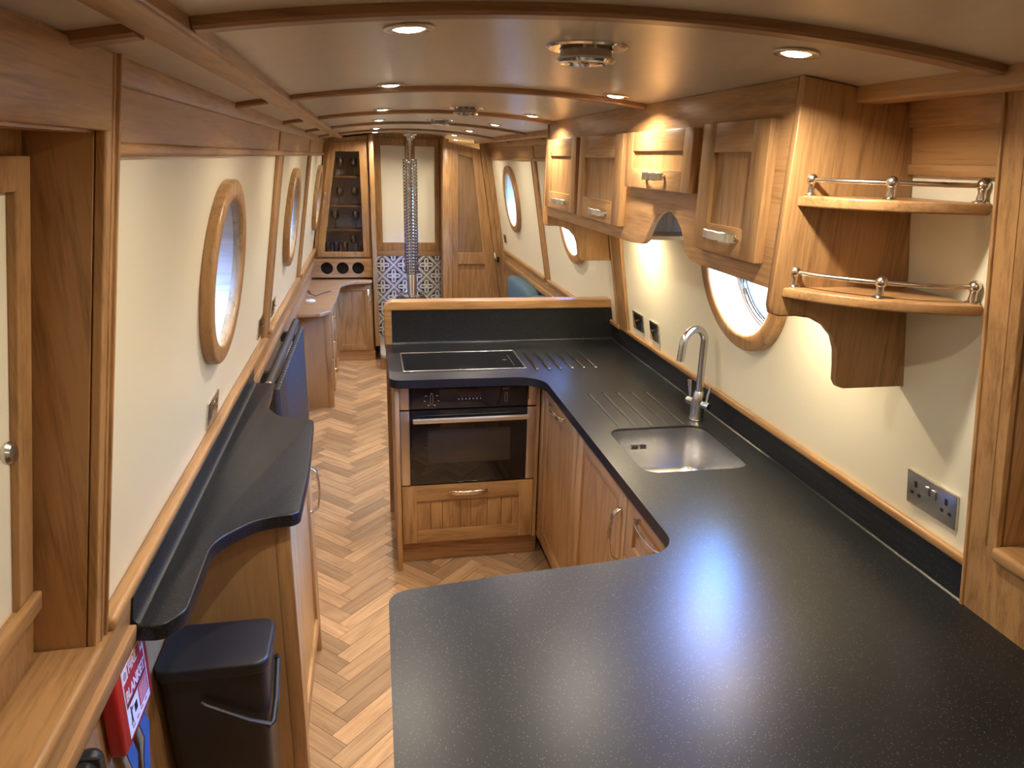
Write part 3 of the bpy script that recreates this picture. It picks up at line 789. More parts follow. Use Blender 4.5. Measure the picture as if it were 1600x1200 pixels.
def bow(mb, p0, p1, out, side, w=.019, h=.026, mat=NICKEL):
    p0, p1, out = Vector(p0), Vector(p1), Vector(out).normalized(); P = []
    n = 18
    for k in range(n+1):
        t = k/n; s = math.sin(PI*t); e = min(1, s*3.2)
        P.append(p0.lerp(p1, t)+out*(.004+h*(.62*e**.6+.38*s)))
    mb.strap(P, side, lambda t: w*(.95+.12*abs(math.sin(3*PI*t))), .006, mat)
    for p in (p0, p1): mb.tube([p, p+out*.010], .006, mat, seg=10)
    return mb
mb = MB(); bow(mb, (.312, 2.884, .378), (.482, 2.884, .378), (0, -1, 0), (0, 0, 1)); mb.build('handle', dw)

ov = thing('oven', (.396, 3.1, .4155), 'built-in compact black glass oven with steel side trims and bar handle', 'oven')
OF = FY(2.888)
mb = MB(); mb.box(.12, .67, 2.912, 3.38, .43, .858, STOVE); mb.build('oven_body', ov)
mb = MB(OF); mb.box(.137, .655, .770, .868, -.022, 0, BLACKG, bev=.002); cp = mb.build('control_panel', ov)
for x0, x1 in ((.0985, .137), (.655, .6935)):
    mb = MB(OF); mb.box(x0, x1, .770, .868, -.022, .001, OVENSTEEL, bev=.001); mb.build('upper_side_trim', ov)
    mb = MB(OF); mb.box(x0, x1, .4165, .763, -.022, .001, OVENSTEEL, bev=.001); mb.build('lower_side_trim', ov)
mb = MB(OF); mb.box(.3525, .4465, .818, .852, 0, .0006, DISPLAY); mb.build('display', cp)
for k in range(7):
    mb = MB(OF); x = .350+.0158*k; mb.box(x-.0028, x+.0028, .8085, .8125, 0, .0008, MARK); 
    if k % 2: mb.box(x-.001, x+.001, .8062, .8145, 0, .0008, MARK)
    mb.build('touch_symbol', cp)
for k in range(7):
    mb = MB(OF); a_ = math.radians(90+k*51.4); mb.box(.2335+.03*math.cos(a_)-.004, .2335+.03*math.cos(a_)+.004, .812+.028*math.sin(a_)-.0012, .812+.028*math.sin(a_)+.0012, 0, .0008, MARK); mb.build('dial_mark', cp)
for k in (-1, 0, 1):
    mb = MB(OF); mb.box(.5565+.010*k-.003, .5565+.010*k+.003, .8505, .8520, 0, .0008, MARK); mb.build('scale_mark', cp)
for x in (.2335, .5565):
    mb = MB(OF)
    mb.plate(rrect(x-.0065, x+.0065, .792, .834, .003), [rrect(x-.005, x+.005, .7935, .8325, .002)], 0, .003, STEEL); mb.box(x-.005, x+.005, .7935, .8325, 0, .0022, BLACKG)
    mb.build('dial', cp)
mb = MB(OF); mb.box(.138, .654, .4165, .763, -.022, 0, BLACKG, bev=.002); od = mb.build('oven_door', ov)
mb = MB(OF); mb.plate(rrect(.215, .580, .515, .672, .004), [], 0, .0008, OVENGL); mb.build('window', od)
mb = MB(OF); mb.box(.150, .655, .716, .740, .026, .040, plain('satin_handle', (.78, .74, .68), .42, 1.), bev=.006)
for x in (.17, .632): mb.box(x-.01, x+.01, .722, .735, 0, .031, STEEL, bev=.002)
mb.build('handle', od)
mb = MB(); mb.box(.655, .6575, 2.875, 2.888, .800, .865, STEEL)
t = bmesh.new(); v_ = [t.verts.new(p) for p in ((.668, 2.8865, .862), (.683, 2.8865, .848), (.668, 2.8865, .822))]; t.faces.new(v_)
r_ = bmesh.ops.extrude_face_region(t, geom=t.faces[:]); bmesh.ops.translate(t, verts=[g for g in r_['geom'] if isinstance(g, bmesh.types.BMVert)], vec=(0, -.0008, 0))
mb.merge(t, WHITEP); mb.build('label_sticker', ov)

# hob
hb = thing('hob', (.387, 3.1, ZT), 'black glass two-zone hob with thin steel frame set in the worktop', 'hob')
mb = MB(); mb.plate(rrect(.117, .657, 2.942, 3.250, .004), [rrect(.124, .650, 2.951, 3.241, .003)], ZT+.0002, ZT+.006, STEEL, bev=.001); mb.build('steel_frame', hb)
mb = MB(); mb.plate(rrect(.1235, .6505, 2.9505, 3.2415, .003), [], ZT+.0002, ZT+.0045, HOBG); mb.build('glass_top', hb)
mb = MB()
for k in range(6):
    m2 = MB(); m2.box(.609, .612, 2.997+.03*k, 3.002+.03*k, ZT+.0045, ZT+.0049, GREYP); m2.build('touch_key', hb)
mb.tube([(.575, 3.09, ZT+.0047), (.583, 3.082, ZT+.0047), (.592, 3.087, ZT+.0047)], .0006, GREYP, seg=6); mb.build('printed_tick', hb)
# trivet rods
for k, (x, lb) in enumerate(zip((.700, .7535, .8055, .858, .912, .967), ('nearest the hob', 'second from the hob', 'third from the hob', 'fourth from the hob', 'fifth from the hob', 'farthest from the hob'))):
    mb = MB(); mb.tube([(x, 2.915, ZT+.0045), (x, 3.2, ZT+.0045)], .005, CHROME, seg=12); mb.ball((x, 2.915, ZT+.0045), .0068, CHROME, seg=12); mb.ball((x, 3.2, ZT+.0035), .005, CHROME, seg=12)
    mb.build('trivet_rod', label='polished steel pan-rest rod set in the worktop, %s' % lb, cat='trivet rod', group='steel rods beside the hob')

# base cabinets on the sink run
bc = thing('sink_base_unit', (.95, 2.2, 0), 'run of oak base cupboards under the sink worktop with panelled doors', 'cabinet')
mb = MB(); mb.box(.742, .76, .5, 2.90, .11, .884, PLY); mb.box(.76, 1.22, 2.3, 2.32, .11, .70, PLY); mb.box(.76, 1.22, 1.46, 1.48, .11, .70, PLY); mb.build('carcass', bc)
mb = MB(); mb.box(.775, .79, 1.36, 2.955, 0, .11, OY); mb.build('plinth', bc)
FB = lambda u, v, w: (.74-w, u, v)
mb = MB(); mb.box(.718, .74, 2.855, 2.902, .118, .882, OZ, bev=.001); mb.build('corner_post', bc)
mb = MB(); shaker(mb, FB, 2.335, 2.852, .118, .878, .065); d_ = mb.build('door', bc)
mb = MB(); bow(mb, (.72, 2.70, .838), (.72, 2.50, .838), (-1, 0, 0), (0, 0, 1), w=.017); mb.build('handle', d_)
mb = MB(); shaker(mb, FB, 1.80, 2.33, .118, .878, .07); d_ = mb.build('door', bc)
mb = MB(); bow(mb, (.72, 1.84, .80), (.72, 1.84, .625), (-1, 0, 0), (0, 1, 0), w=.017, h=.03); mb.build('handle', d_)
mb = MB(); shaker(mb, FB, 1.385, 1.795, .67, .878, .055); d_ = mb.build('drawer', bc)
mb = MB(); bow(mb, (.72, 1.69, .838), (.72, 1.50, .838), (-1, 0, 0), (0, 0, 1), w=.017, h=.03); mb.build('handle', d_)
mb = MB(); shaker(mb, FB, 1.385, 1.795, .395, .665, .055); d_ = mb.build('drawer', bc)
mb = MB(); shaker(mb, FB, 1.385, 1.795, .118, .39, .055); d_ = mb.build('drawer', bc)
pb = thing('peninsula_base_unit', (.6, .9, 0), 'oak cupboard under the near peninsula worktop', 'cabinet')
mb = MB(); mb.box(.12, .735, .55, 1.29, .1, .884, PLY); mb.build('carcass', pb)
mb = MB(); mb.box(.16, .735, .58, 1.25, 0, .1, OX); mb.build('plinth', pb)

# sink
sk = thing('sink', (.953, 2.0, .75), 'brushed steel undermount sink bowl in the black worktop', 'sink')
def bowl():
    t = bmesh.new(); rings = []
    def R(x0, x1, y0, y1, r, z): return [t.verts.new((x, y, z)) for x, y in rrect(x0, x1, y0, y1, r, 6)]
    X0, X1, Ya, Yb = .774, 1.132, 1.818, 2.192
    L = [R(X0-.008, X1+.008, Ya-.008, Yb+.008, .065, .9115), R(X0, X1, Ya, Yb, .06, .9115), R(X0+.001, X1-.001, Ya+.001, Yb-.001, .06, .906)]
    for k in range(1, 4): L.append(R(X0+.003*k, X1-.003*k, Ya+.003*k, Yb-.003*k, .06, .906-.042*k))
    for k in range(1, 6):
        a = PI/2*k/5; o = .009+.035*(1-math.cos(a)); L.append(R(X0+o, X1-o, Ya+o, Yb-o, .055, .779-.035*math.sin(a)))
    o = .16; L.append(R(X0+o, X1-o, Ya+o, Yb-o, .02, .741))
    for A, B in zip(L, L[1:]):
        m = len(A)
        for j in range(m): t.faces.new((A[j], A[(j+1) % m], B[(j+1) % m], B[j]))
    t.faces.new(L[-1]); return t
mb = MB(); mb.merge(bowl(), SINKM); o = mb.build('bowl', sk, ang=60); md = o.modifiers.new('t', 'SOLIDIFY'); md.thickness = .0012; md.offset = 1
mb = MB(); mb.lathe([(0, .004), (.012, .004), (.014, .001), (.034, .002), (.038, 0), (.038, -.002)], (.953, 2.0, .742), CHROME); mb.lathe([(0, .0045), (.01, .0045), (.01, .001)], (.953, 2.0, .742), DARKM); mb.build('drain', sk)
mb = MB()
for dx in (-.016, .016):
    for dz in (-.004, .004): mb.box(.900+dx-.011, .900+dx+.011, 2.1815, 2.1845, .848+dz-.0024, .848+dz+.0024, DARKM)
mb.lathe([(0, .002), (.005, .002), (.005, 0)], (.900, 2.183, .848), CHROME, ax=(0, -1, 0), seg=12); mb.build('overflow', sk)

# tap
tp = thing('mixer_tap', (1.135, 2.243, ZT), 'brushed steel swan-neck mixer tap with two levers behind the sink', 'tap')
TX, TY = 1.135, 2.243
mb = MB(); mb.lathe([(0, 0), (.026, 0), (.0265, .003), (.025, .006), (.0245, .05), (.0235, .075), (.019, .098), (.0145, .108), (0, .108)], (TX, TY, ZT), STEEL, seg=28); mb.build('tap_body', tp)
sd = Vector((-.93, -.36, 0)).normalized(); R_ = .052
P = [Vector((TX, TY, ZT+.10)), Vector((TX, TY, ZT+.18)), Vector((TX, TY, ZT+.25))]
cz = ZT+.287
for k in range(0, 15):
    a = PI*k/14; P.append(Vector((TX, TY, cz))+sd*(R_*(1-math.cos(a)))+Vector((0, 0, R_*math.sin(a))))
e = P[-1]; P += [e+Vector((0, 0, -.02))+sd*.002, e+Vector((0, 0, -.055))+sd*.006]
mb = MB(); mb.tube(P, .0132, STEEL, seg=18); mb.build('spout', tp)
for sg in (-1, 1):
    dv = Vector((.42*-sg, .9*sg, 0)).normalized(); c0 = Vector((TX, TY, ZT+.062))
    mb = MB(); mb.lathe([(.013, .015), (.013, .045), (.012, .049), (0, .05)], c0, STEEL, ax=dv, seg=20)
    q = c0+dv*.036
    mb.tube([q, q+Vector((0, 0, .03))+dv*.004, q+Vector((0, 0, .075))+dv*.012], lambda t: .0048+.0022*t, STEEL, seg=14); mb.build('lever', tp)

# wall cabinets ---------------------------------------------------------
wc = thing('wall_cabinet', (.9, 2.35, 1.56), 'long oak wall cabinet with four doors and an arched lower fascia over the sink', 'cabinet')
XF = .82
FF = lambda u, v, w: (XF-w, u, v)
ztop = zc(XF)
fo = [(1.352, 1.555), (1.70, 1.557)]
for p in ((1.755, 1.562), (1.785, 1.575), (1.80, 1.60), (1.825, 1.632), (1.86, 1.657), (1.905, 1.672), (1.955, 1.672), (2.0, 1.657), (2.035, 1.63), (2.06, 1.60), (2.078, 1.575), (2.105, 1.562)): fo.append(p)
fo += [(2.2, 1.557), (3.352, 1.552), (3.352, ztop-.001), (1.352, ztop-.001)]
mb = MB(); mb.plate(fo, [], -.018, 0, OY, fn=FF, bev=.001); mb.build('fascia', wc)
mb = MB()
mb.box(.838, xr(1.7)-.008, 1.354, 3.35, 1.685, 1.70, OY); mb.box(.838, xr(1.9)-.002, 1.354, 3.35, 1.905, 1.915, PLY)
for yy in (1.77, 2.29): mb.box(.84, xr(1.7)-.02, yy-.008, yy+.008, 1.565, 1.90, OZ)
mb.build('carcass', wc)
# boxed bottoms left and right of the arch and the hood panel inside it
mb = MB(); mb.box(.838, xr(1.58)-.004, 1.354, 1.72, 1.570, 1.582, PLY); mb.box(.838, xr(1.58)-.004, 2.14, 3.35, 1.570, 1.582, PLY); mb.box(1.04, xr(1.6)-.004, 1.72, 2.14, 1.60, 1.612, PLY); mb.build('underside', wc)
ep = [(.815, ztop-.001), (.806, 1.525), (.812, 1.508), (.83, 1.502), (.87, 1.502), (.905, 1.497), (.94, 1.480), (.965, 1.455), (.978, 1.425), (.984, 1.39), (.988, 1.355), (.997, 1.342), (1.012, 1.337), (1.157, 1.337), (1.165, 1.335), (xr(1.92)-.003, 1.92), (.93, zc(.93)-.001)]
for y in (1.333, 3.372):
    mb = MB(); mb.plate(ep, [], -.010, .010, OZ, fn=lambda u, v, w: (u, y-w, v), bev=.004); mb.build('end_panel', wc)
def cdoor(y0, y1, z0, z1, rl, hy0, hy1, hz, nm):
    mb = MB(); shaker(mb, FF, y0, y1, z0, z1, rl, th=.022); d = mb.build(nm, wc)
    mb = MB(); bow(mb, (XF-.021, hy1, hz), (XF-.021, hy0, hz), (-1, 0, 0), (0, 0, 1), w=.021, h=.02); mb.build('handle', d)
cdoor(2.815, 3.30, 1.598, 1.888, .07, 2.94, 3.12, 1.635, 'door')
cdoor(2.275, 2.765, 1.598, 1.888, .075, 2.40, 2.57, 1.630, 'door')
cdoor(1.755, 2.235, 1.728, 1.888, .055, 1.92, 2.05, 1.765, 'door')
cdoor(1.395, 1.700, 1.602, 1.893, .065, 1.475, 1.625, 1.645, 'door')

# corner shelves ----------------------------------------------------------
def corner_shelf(z, lb, x0, xw, nm=0):
    r = thing('corner_shelf', (1.0, 1.22, z), lb, 'shelf', group='curved end shelves')
    A = Vector((x0, 1.322, 0)); B = Vector((xw, 1.112, 0)); d = B-A; nrm = Vector((d.y, -d.x, 0)).normalized()
    fr = []
    for k in range(21):
        t = k/20; fr.append(A.lerp(B, t)+nrm*(.045*4*t*(1-t)))
    pts = [(p.x, p.y) for p in fr]+[(xw, 1.322)]
    mb = MB(); mb.plate(pts, [], z-.021, z, OX, bev=.004); mb.build('shelf_board', r)
    ins = [A.lerp(B, t)+nrm*(.045*4*t*(1-t))-nrm*.018+d.normalized()*((.5-t)*.035) for t in [k/20 for k in range(21)]]
    mb = MB(); mb.tube([(p.x, p.y, z+.030) for p in ins], .0046, NICKEL, seg=12); mb.build('rail', r)
    for p in (ins[0], ins[10], ins[20]):
        mb = MB(); mb.lathe([(.014, 0), (.014, .002), (.008, .005), (.0068, .018), (.008, .0225)], (p.x, p.y, z), NICKEL, seg=18); mb.ball((p.x, p.y, z+.031), .0118, NICKEL); mb.build('rail_post', r)
corner_shelf(1.747, 'upper curved oak corner shelf with brushed metal gallery rail', .836, 1.083)
corner_shelf(1.564, 'lower curved oak corner shelf with brushed metal gallery rail', .830, 1.113)

# ------------------------------------------------------------------ left side unit
lw = thing('side_worktop', (-.35, 2.0, ZT), 'black speckled worktop with curved front and upstand along the left wall', 'worktop')
lo = fillet([(-.505, 1.292, 0), (-.425, 1.281, .035), (-.388, 1.325, .07), (-.392, 1.60, .12), (-.30, 1.703, .16), (-.203, 1.712, .03), (-.200, 2.0, 0), (-.215, 2.408, .02), (-.33, 2.45, .1), (-.392, 2.57, .06), (-.402, 2.86, .012), (-.505, 2.865, 0)], 8)
mb = MB(); mb.plate(lo, [], .884, ZT, LAM, bev=.004); mb.build('worktop_surface', lw)
prof = [(0, .919), (.046, .919), (.038, .921), (.032, .926), (.029, .934), (.028, .980), (.024, .984), (0, .984)]
mb = MB(); mb.plate(prof, [], 1.294, 2.865, LAM, fn=lambda u, v, w: (xl(v)+.001+u, w, v)); mb.build('upstand', lw)

lu = thing('side_cabinet', (-.38, 2.05, 0), 'oak cupboard under the left black worktop with birch end panel', 'cabinet')
mb = MB(); mb.plate([(-.519, .0), (-.262, .0), (-.262, .883), (-.519, .883)], [], -.018, 0, PLY, fn=FY(1.745)); mb.build('end_panel', lu)
mb = MB(); mb.box(-.272, -.232, 1.742, 1.782, 0, .883, OZ, bev=.003); mb.build('corner_post', lu)
mb = MB(); mb.box(-.26, -.235, 2.362, 2.392, 0, .883, OZ, bev=.003); mb.box(-.52, -.25, 2.366, 2.384, 0, .88, PLY); mb.build('far_end_panel', lu)
mb = MB(); mb.box(-.275, -.262, 1.78, 2.362, 0, .12, OY); mb.build('plinth', lu)
mb = MB(); mb.box(-.50, -.262, 1.765, 2.36, .12, .14, PLY); mb.box(-.262, -.245, 1.79, 1.83, .12, .88, OZ); mb.build('carcass', lu)
mb = MB(); shaker(mb, lambda u, v, w: (-.255+w, u, v), 1.80, 2.355, .13, .875, .06); d_ = mb.build('door', lu)
mb = MB(); bow(mb, (-.235, 2.30, .79), (-.235, 2.30, .62), (1, 0, 0), (0, 1, 0), w=.017, h=.03); mb.build('handle', d_)

# radiator
rd = thing('radiator', (-.45, 3.7, .1), 'anthracite column radiator on the left wall between worktop and desk', 'radiator')
for rr, cz_ in ((.020, .845), (.020, .13)):
    mb = MB(); mb.tube([(-.452, 3.06, cz_), (-.452, 4.33, cz_)], rr, ANTH, seg=16); mb.build('header_pipe', rd)
mb = MB(); mb.lathe([(.021, 0), (.021, .006), (.012, .01), (.008, .014), (0, .014)], (-.452, 3.06, .845), NICKEL, ax=(0, -1, 0)); mb.build('end_cap', rd)
for y in (3.09, 4.30):
    mb = MB(); mb.tube([(-.452, y, .13), (-.452, y, .0)], .008, CHROME); mb.build('feed_pipe', rd)
cols = []
for k in range(28):
    y = 3.11+.0435*k
    mb = MB()
    if not cols:
        mb.box(-.440, -.412, y, y+.036, .11, .815, ANTH, bev=.008, seg=3); o = mb.build('column', rd); cols.append(o)
    else:
        mb.bm.free(); c = cols[0].copy(); COL.objects.link(c); c.location = (0, .0435*k, 0); cols.append(c)
mb = MB(); mb.box(-.519, -.45, 3.3, 3.34, .78, .83, ANTH); mb.build('bracket', rd); mb = MB(); mb.box(-.519, -.44, 4.1, 4.14, .78, .83, ANTH); mb.build('bracket', rd)

# bin ------------------------------------------------------------------
bn = thing('waste_bin', (-.39, 1.54, 0), 'matt black rectangular bin with lid and carry handle below the left worktop', 'bin')
def taper(x0, x1, y0, y1, z0, z1, r, k, mat, cap=True):
    t = bmesh.new()
    a = [t.verts.new((x, y, z0)) for x, y in rrect(x0+k, x1-k, y0+k, y1-k, r)]
    b = [t.verts.new((x, y, z1)) for x, y in rrect(x0, x1, y0, y1, r)]
    m = len(a)
    for j in range(m): t.faces.new((a[j], a[(j+1) % m], b[(j+1) % m], b[j]))
    t.faces.new(a); t.faces.new(b); return t
mb = MB(); mb.merge(taper(-.513, -.272, 1.458, 1.623, .002, .645, .028, .02, BLACKP), BLACKP); mb.build('bin_body', bn)
mb = MB(); mb.plate(rrect(-.518, -.267, 1.450, 1.628, .033), [], .645, .680, BLACKP, bev=.008); mb.build('lid', bn)
mb = MB()
P = [(-0.2706, 1.584, 0.5933), (-0.2649, 1.584, 0.5838), (-0.2649, 1.5086, 0.5273), (-0.2668, 1.4567, 0.5065), (-0.2734, 1.4454, 0.5065), (-0.3206, 1.4426, 0.5291), (-0.4101, 1.4445, 0.5819), (-0.4196, 1.4501, 0.5857)]
mb.tube(P, .0075, BLACKP, seg=10); mb.build('carry_handle', bn)

# fire blanket ---------------------------------------------------------
fb = thing('fire_blanket', (-.53, 1.36, .72), 'red wall-mounted fire blanket box with white printed label', 'fire blanket')
mb = MB()
BF = lambda u, v, w: (-.484-.0662+w, (u-1.182)*.965+1.212, (v-.738)*.96+.720)
mb.box(1.152, 1.338, .722, .902, .034, .066, RED, bev=.008, fn=BF, seg=3)
mb.box(1.160, 1.330, .718, .90, .0355, .055, RED, bev=.004, fn=BF, seg=2)
mb.build('case', fb)
mb = MB(); LFu = lambda u, v, w: BF(u, v, w+.0662)
mb.plate(rect(1.182, 1.312, .738, .893), [], 0, .0006, WHITEP, fn=LFu)
mb.plate(rect(1.186, 1.308, .814, .862), [], .0006, .0009, REDP, fn=LFu); mb.plate(rect(1.214, 1.290, .862, .888), [], .0006, .0009, REDP, fn=LFu)
mb.plate(rect(1.186, 1.308, .806, .814), [], .0006, .0009, MAROON, fn=LFu)
mb.plate(rect(1.250, 1.308, .758, .804), [], .0006, .0009, REDP, fn=LFu)
for k in range(6): mb.plate(rect(1.255, 1.303, .764+.0065*k, .7655+.0065*k), [], .0009, .0011, WHITEP, fn=LFu)
mb.plate(circ(1.199, .876, .009, 16), [], .0006, .0009, GREYP, fn=LFu); mb.plate(circ(1.3, .876, .006, 16), [], .0006, .0009, GREYP, fn=LFu)
lab = mb.build('printed_label', fb)
mb = MB(); mb.text('FIRE', .0285, (1.2175, .8665, .001), WHITEP, fn=LFu, bold=.0009, sx=1.0); mb.build('fire_lettering', lab); mb = MB(); mb.text('BLANKET', .0325, (1.1885, .8195, .001), WHITEP, fn=LFu, bold=.0011, sx=.82); mb.build('blanket_lettering', lab)
mb = MB()   # pictogram: figure with raised arm and a blanket square
mb.plate(circ(1.203, .797, .0035, 12), [], .0006, .001, BLACKP, fn=LFu)
mb.plate([(1.200, .792), (1.206, .792), (1.216, .7935), (1.216, .790), (1.207, .787), (1.206, .776), (1.209, .758), (1.206, .758), (1.203, .770), (1.199, .758), (1.196, .758), (1.200, .776)], [], .0006, .001, BLACKP, fn=LFu)
mb.plate(rect(1.222, 1.238, .770, .789), [], .0006, .001, BLACKP, fn=LFu)
for k in range(4): mb.plate(rect(1.20+.026*k, 1.213+.026*k, .749, .7525), [], .0006, .001, REDP, fn=LFu)
mb.build('pictogram', lab)
for k, (y, nm) in enumerate(((1.235, 'near'), (1.315, 'far'))):
    mb = MB(); x0 = -.502; y += -.003
    P = [(x0, y, .712), (x0+.004, y+.002, .68), (x0+.006, y+.012, .64), (x0-.002, y+.016, .59), (x0-.004, y+.006, .53)]
    mb.strap(P, (0, 1, 0), .036, .0022, BLUE); mb.build('pull_tab', fb)

# black rounded item near the lower left corner
ck = thing('black_container', (-.48, 1.05, .5), 'glossy black plastic container with rounded top below the sill at the lower left', 'container')
mb = MB(); mb.box(-.519, -.474, .84, 1.088, .38, .835, plain('gloss_black_plastic', (.022, .022, .022), .25), bev=.03, seg=5); mb.build('container_body', ck)
mb = MB(); mb.box(-.519, -.471, 1.045, 1.052, .381, .838, BLACKP, bev=.003); mb.build('seam', ck)
mb = MB(); mb.box(-.519, -.43, .82, 1.15, .34, .379, OY, bev=.004); mb.box(-.519, -.45, .822, .84, 0, .345, OZ); mb.box(-.519, -.45, 1.13, 1.148, 0, .345, OZ); mb.build('low_shelf', label='small oak ledge holding the black container at the lower left', cat='shelf')

# sockets --------------------------------------------------------------
def plate_dev(F, y0, y1, z0, z1, name, lb, cat, kind, mat=STEEL, grp=None):
    r = thing(name, F((y0+y1)/2, z0, 0), lb, cat, grp)
    mb = MB(F); mb.box(y0, y1, z0, z1, 0, .007, STEEL, bev=.002); mb.build('face_plate', r)
    cy, cz2 = (y0+y1)/2, (z0+z1)/2
    mb = MB(F)
    if kind == 'double':
        for s in (-1, 1):
            c = cy+s*.045; mb = MB(F)
            mb.box(c-.004, c+.004, cz2+.006, cz2+.021, .0068, .0075, DARKM)
            for q in (-1, 1): mb.box(c+q*.011-.004, c+q*.011+.004, cz2-.014, cz2-.006, .0068, .0075, DARKM)
            mb.build('pin_holes', r); mb = MB(F)
            mb.box(cy+s*.010-.007, cy+s*.010+.007, cz2+.003, cz2+.024, .006, .0105, STEEL, bev=.002); mb.build('rocker_switch', r)
    elif kind == 'single':
        mb.box(cy-(y1-y0)*.42, cy+(y1-y0)*.42, cz2-(z1-z0)*.42, cz2+(z1-z0)*.42, .0065, .0078, CHROME if mat is CHROME else BLACKG, bev=.0003); mb.build('insert', r)
        mb = MB(F); mb.tube([(cy, cz2+.006, .007), (cy, cz2+.006, .018)], .004, CHROME, seg=10); mb.build('toggle', r)
    return r
plate_dev(RW, 1.142, 1.288, 1.070, 1.152, 'double_socket', 'brushed steel double power socket beside the right post above the worktop', 'socket', 'double')
plate_dev(RW, 2.966, 3.100, 1.062, 1.144, 'data_socket', 'chrome square outlet plate nearest the partition above the upstand', 'socket', 'single', CHROME)
plate_dev(RW, 2.790, 2.885, 1.060, 1.144, 'data_socket', 'chrome square outlet plate on the tap side of its pair', 'socket', 'single', CHROME)
plate_dev(LW, 2.078, 2.225, 1.020, 1.102, 'double_socket', 'brushed steel double power socket under the nearest left porthole', 'socket', 'double')
plate_dev(LW, 3.10, 3.23, 1.036, 1.125, 'wall_switch', 'steel wall switch plate before the first oak stile on the left wall', 'switch', 'single')
plate_dev(LW, 3.55, 3.67, 1.036, 1.120, 'wall_switch', 'steel wall switch plate just beyond the first oak stile on the left wall', 'switch', 'single')
plate_dev(RW, 6.36, 6.46, 1.075, 1.15, 'wall_switch', 'small steel switch plate by the inner door on the far right wall', 'switch', 'single')

# downlights -------------------------------------------------------------
def ceil_frame(x, y):
    sl = -.27*(x-.364); n = Vector((-sl, 0, 1)).normalized()
    ux = Vector((1, 0, sl)).normalized(); uy = Vector((0, 1, 0)); o = Vector((x, y, zc(x)))
    return lambda u, v, w: tuple(o+ux*u+uy*v-n*w)
def downlight(x, y, lb, power, grp='ceiling downlights'):
    r = thing('downlight', (x, y, zc(x)), lb, 'downlight', grp); F = ceil_frame(x, y)
    mb = MB(F); mb.plate(circ(0, 0, .038, 36), [circ(0, 0, .024, 36)], 0, .005, NICKEL, bev=.0018); mb.build('bezel', r)
    mb = MB(F); t = bmesh.new(); n = 28
    rings = []
    for rr, w in ((.0245, .003), (.018, .006), (.009, .0075)): rings.append([t.verts.new((rr*math.cos(2*PI*k/n), rr*math.sin(2*PI*k/n), w)) for k in range(n)])
    c = t.verts.new((0, 0, .008))
    for A, B in zip(rings, rings[1:]):
        for k in range(n): t.faces.new((A[k], A[(k+1) % n], B[(k+1) % n], B[k]))
    for k in range(n): t.faces.new((rings[-1][k], rings[-1][(k+1) % n], c))
    mb.merge(t, LAMP); mb.build('lens', r)
    L = bpy.data.lights.new('downlight_lamp', 'AREA'); L.shape = 'DISK'; L.size = .045; L.energy = power; L.color = (1., .87, .71); L.spread = math.radians(150)
    lo_ = bpy.data.objects.new('downlight_lamp', L); COL.objects.link(lo_); lo_.location = (x, y, zc(x)-.013); return r
PW = 3.4
ys = (1.16, 2.065, 3.15, 4.10, 5.36, 6.22)
wh = ('nearest', 'second', 'third', 'fourth', 'fifth', 'farthest')
for i, y in enumerate(ys):
    downlight(.066, y, 'round ceiling downlight, %s of the left-hand row' % wh[i], PW)
    downlight(.693 if i < 5 else .712, y if i != 4 else 5.15, 'round ceiling downlight, %s of the right-hand row' % wh[i], PW)
for y in (.15, -.75):  # unseen dim lamps added behind the camera, continuing both rows
    for x in (.066, .693):
        mb = MB(ceil_frame(x, y)); mb.plate(circ(0, 0, .038, 36), [], 0, .005, NICKEL, bev=.0018); mb.plate(circ(0, 0, .024, 24), [], .004, .007, LAMP); trim(mb)
        L = bpy.data.lights.new('downlight_lamp', 'AREA'); L.shape = 'DISK'; L.size = .045; L.energy = PW*.35; L.color = (1., .87, .71)
        lo_ = bpy.data.objects.new('downlight_lamp', L); COL.objects.link(lo_); lo_.location = (x, y, zc(x)-.013)
downlight(.84, 7.2, 'lit ceiling downlight in the next cabin seen over the inner door', 22.)

# mushroom vents
for (x, y, lb) in ((.385, 1.325, 'chrome mushroom ceiling vent nearest the camera'), (.395, 3.05, 'chrome mushroom ceiling vent, middle one of three'), (.392, 4.12, 'chrome mushroom ceiling vent farthest away')):
    r = thing('ceiling_vent', (x, y, zc(x)), lb, 'vent', 'chrome ceiling vents'); F = ceil_frame(x, y)
    def LV(prof, mat, mb): 
        return mb.lathe(prof, (0, 0, 0), mat, seg=40)
    mb = MB(F); LV([(.072, 0), (.072, .003), (.068, .006), (.048, .006), (.048, .0)], CHROME, mb); mb.build('flange', r)
    mb = MB(F); LV([(.046, .001), (.046, .020), (.0, .020)], plain('vent_inner', (.35, .33, .31), .12, 1.), mb); mb.build('throat', r)
    mb = MB(F); LV([(.030, .020), (.051, .021), (.052, .025), (.048, .029), (.038, .030), (.034, .027), (.0, .027)], CHROME, mb); mb.build('cap', r)
    mb = MB(F); LV([(0, .028), (.007, .028), (.007, .033), (0, .035)], CHROME, mb); mb.build('screw', r)

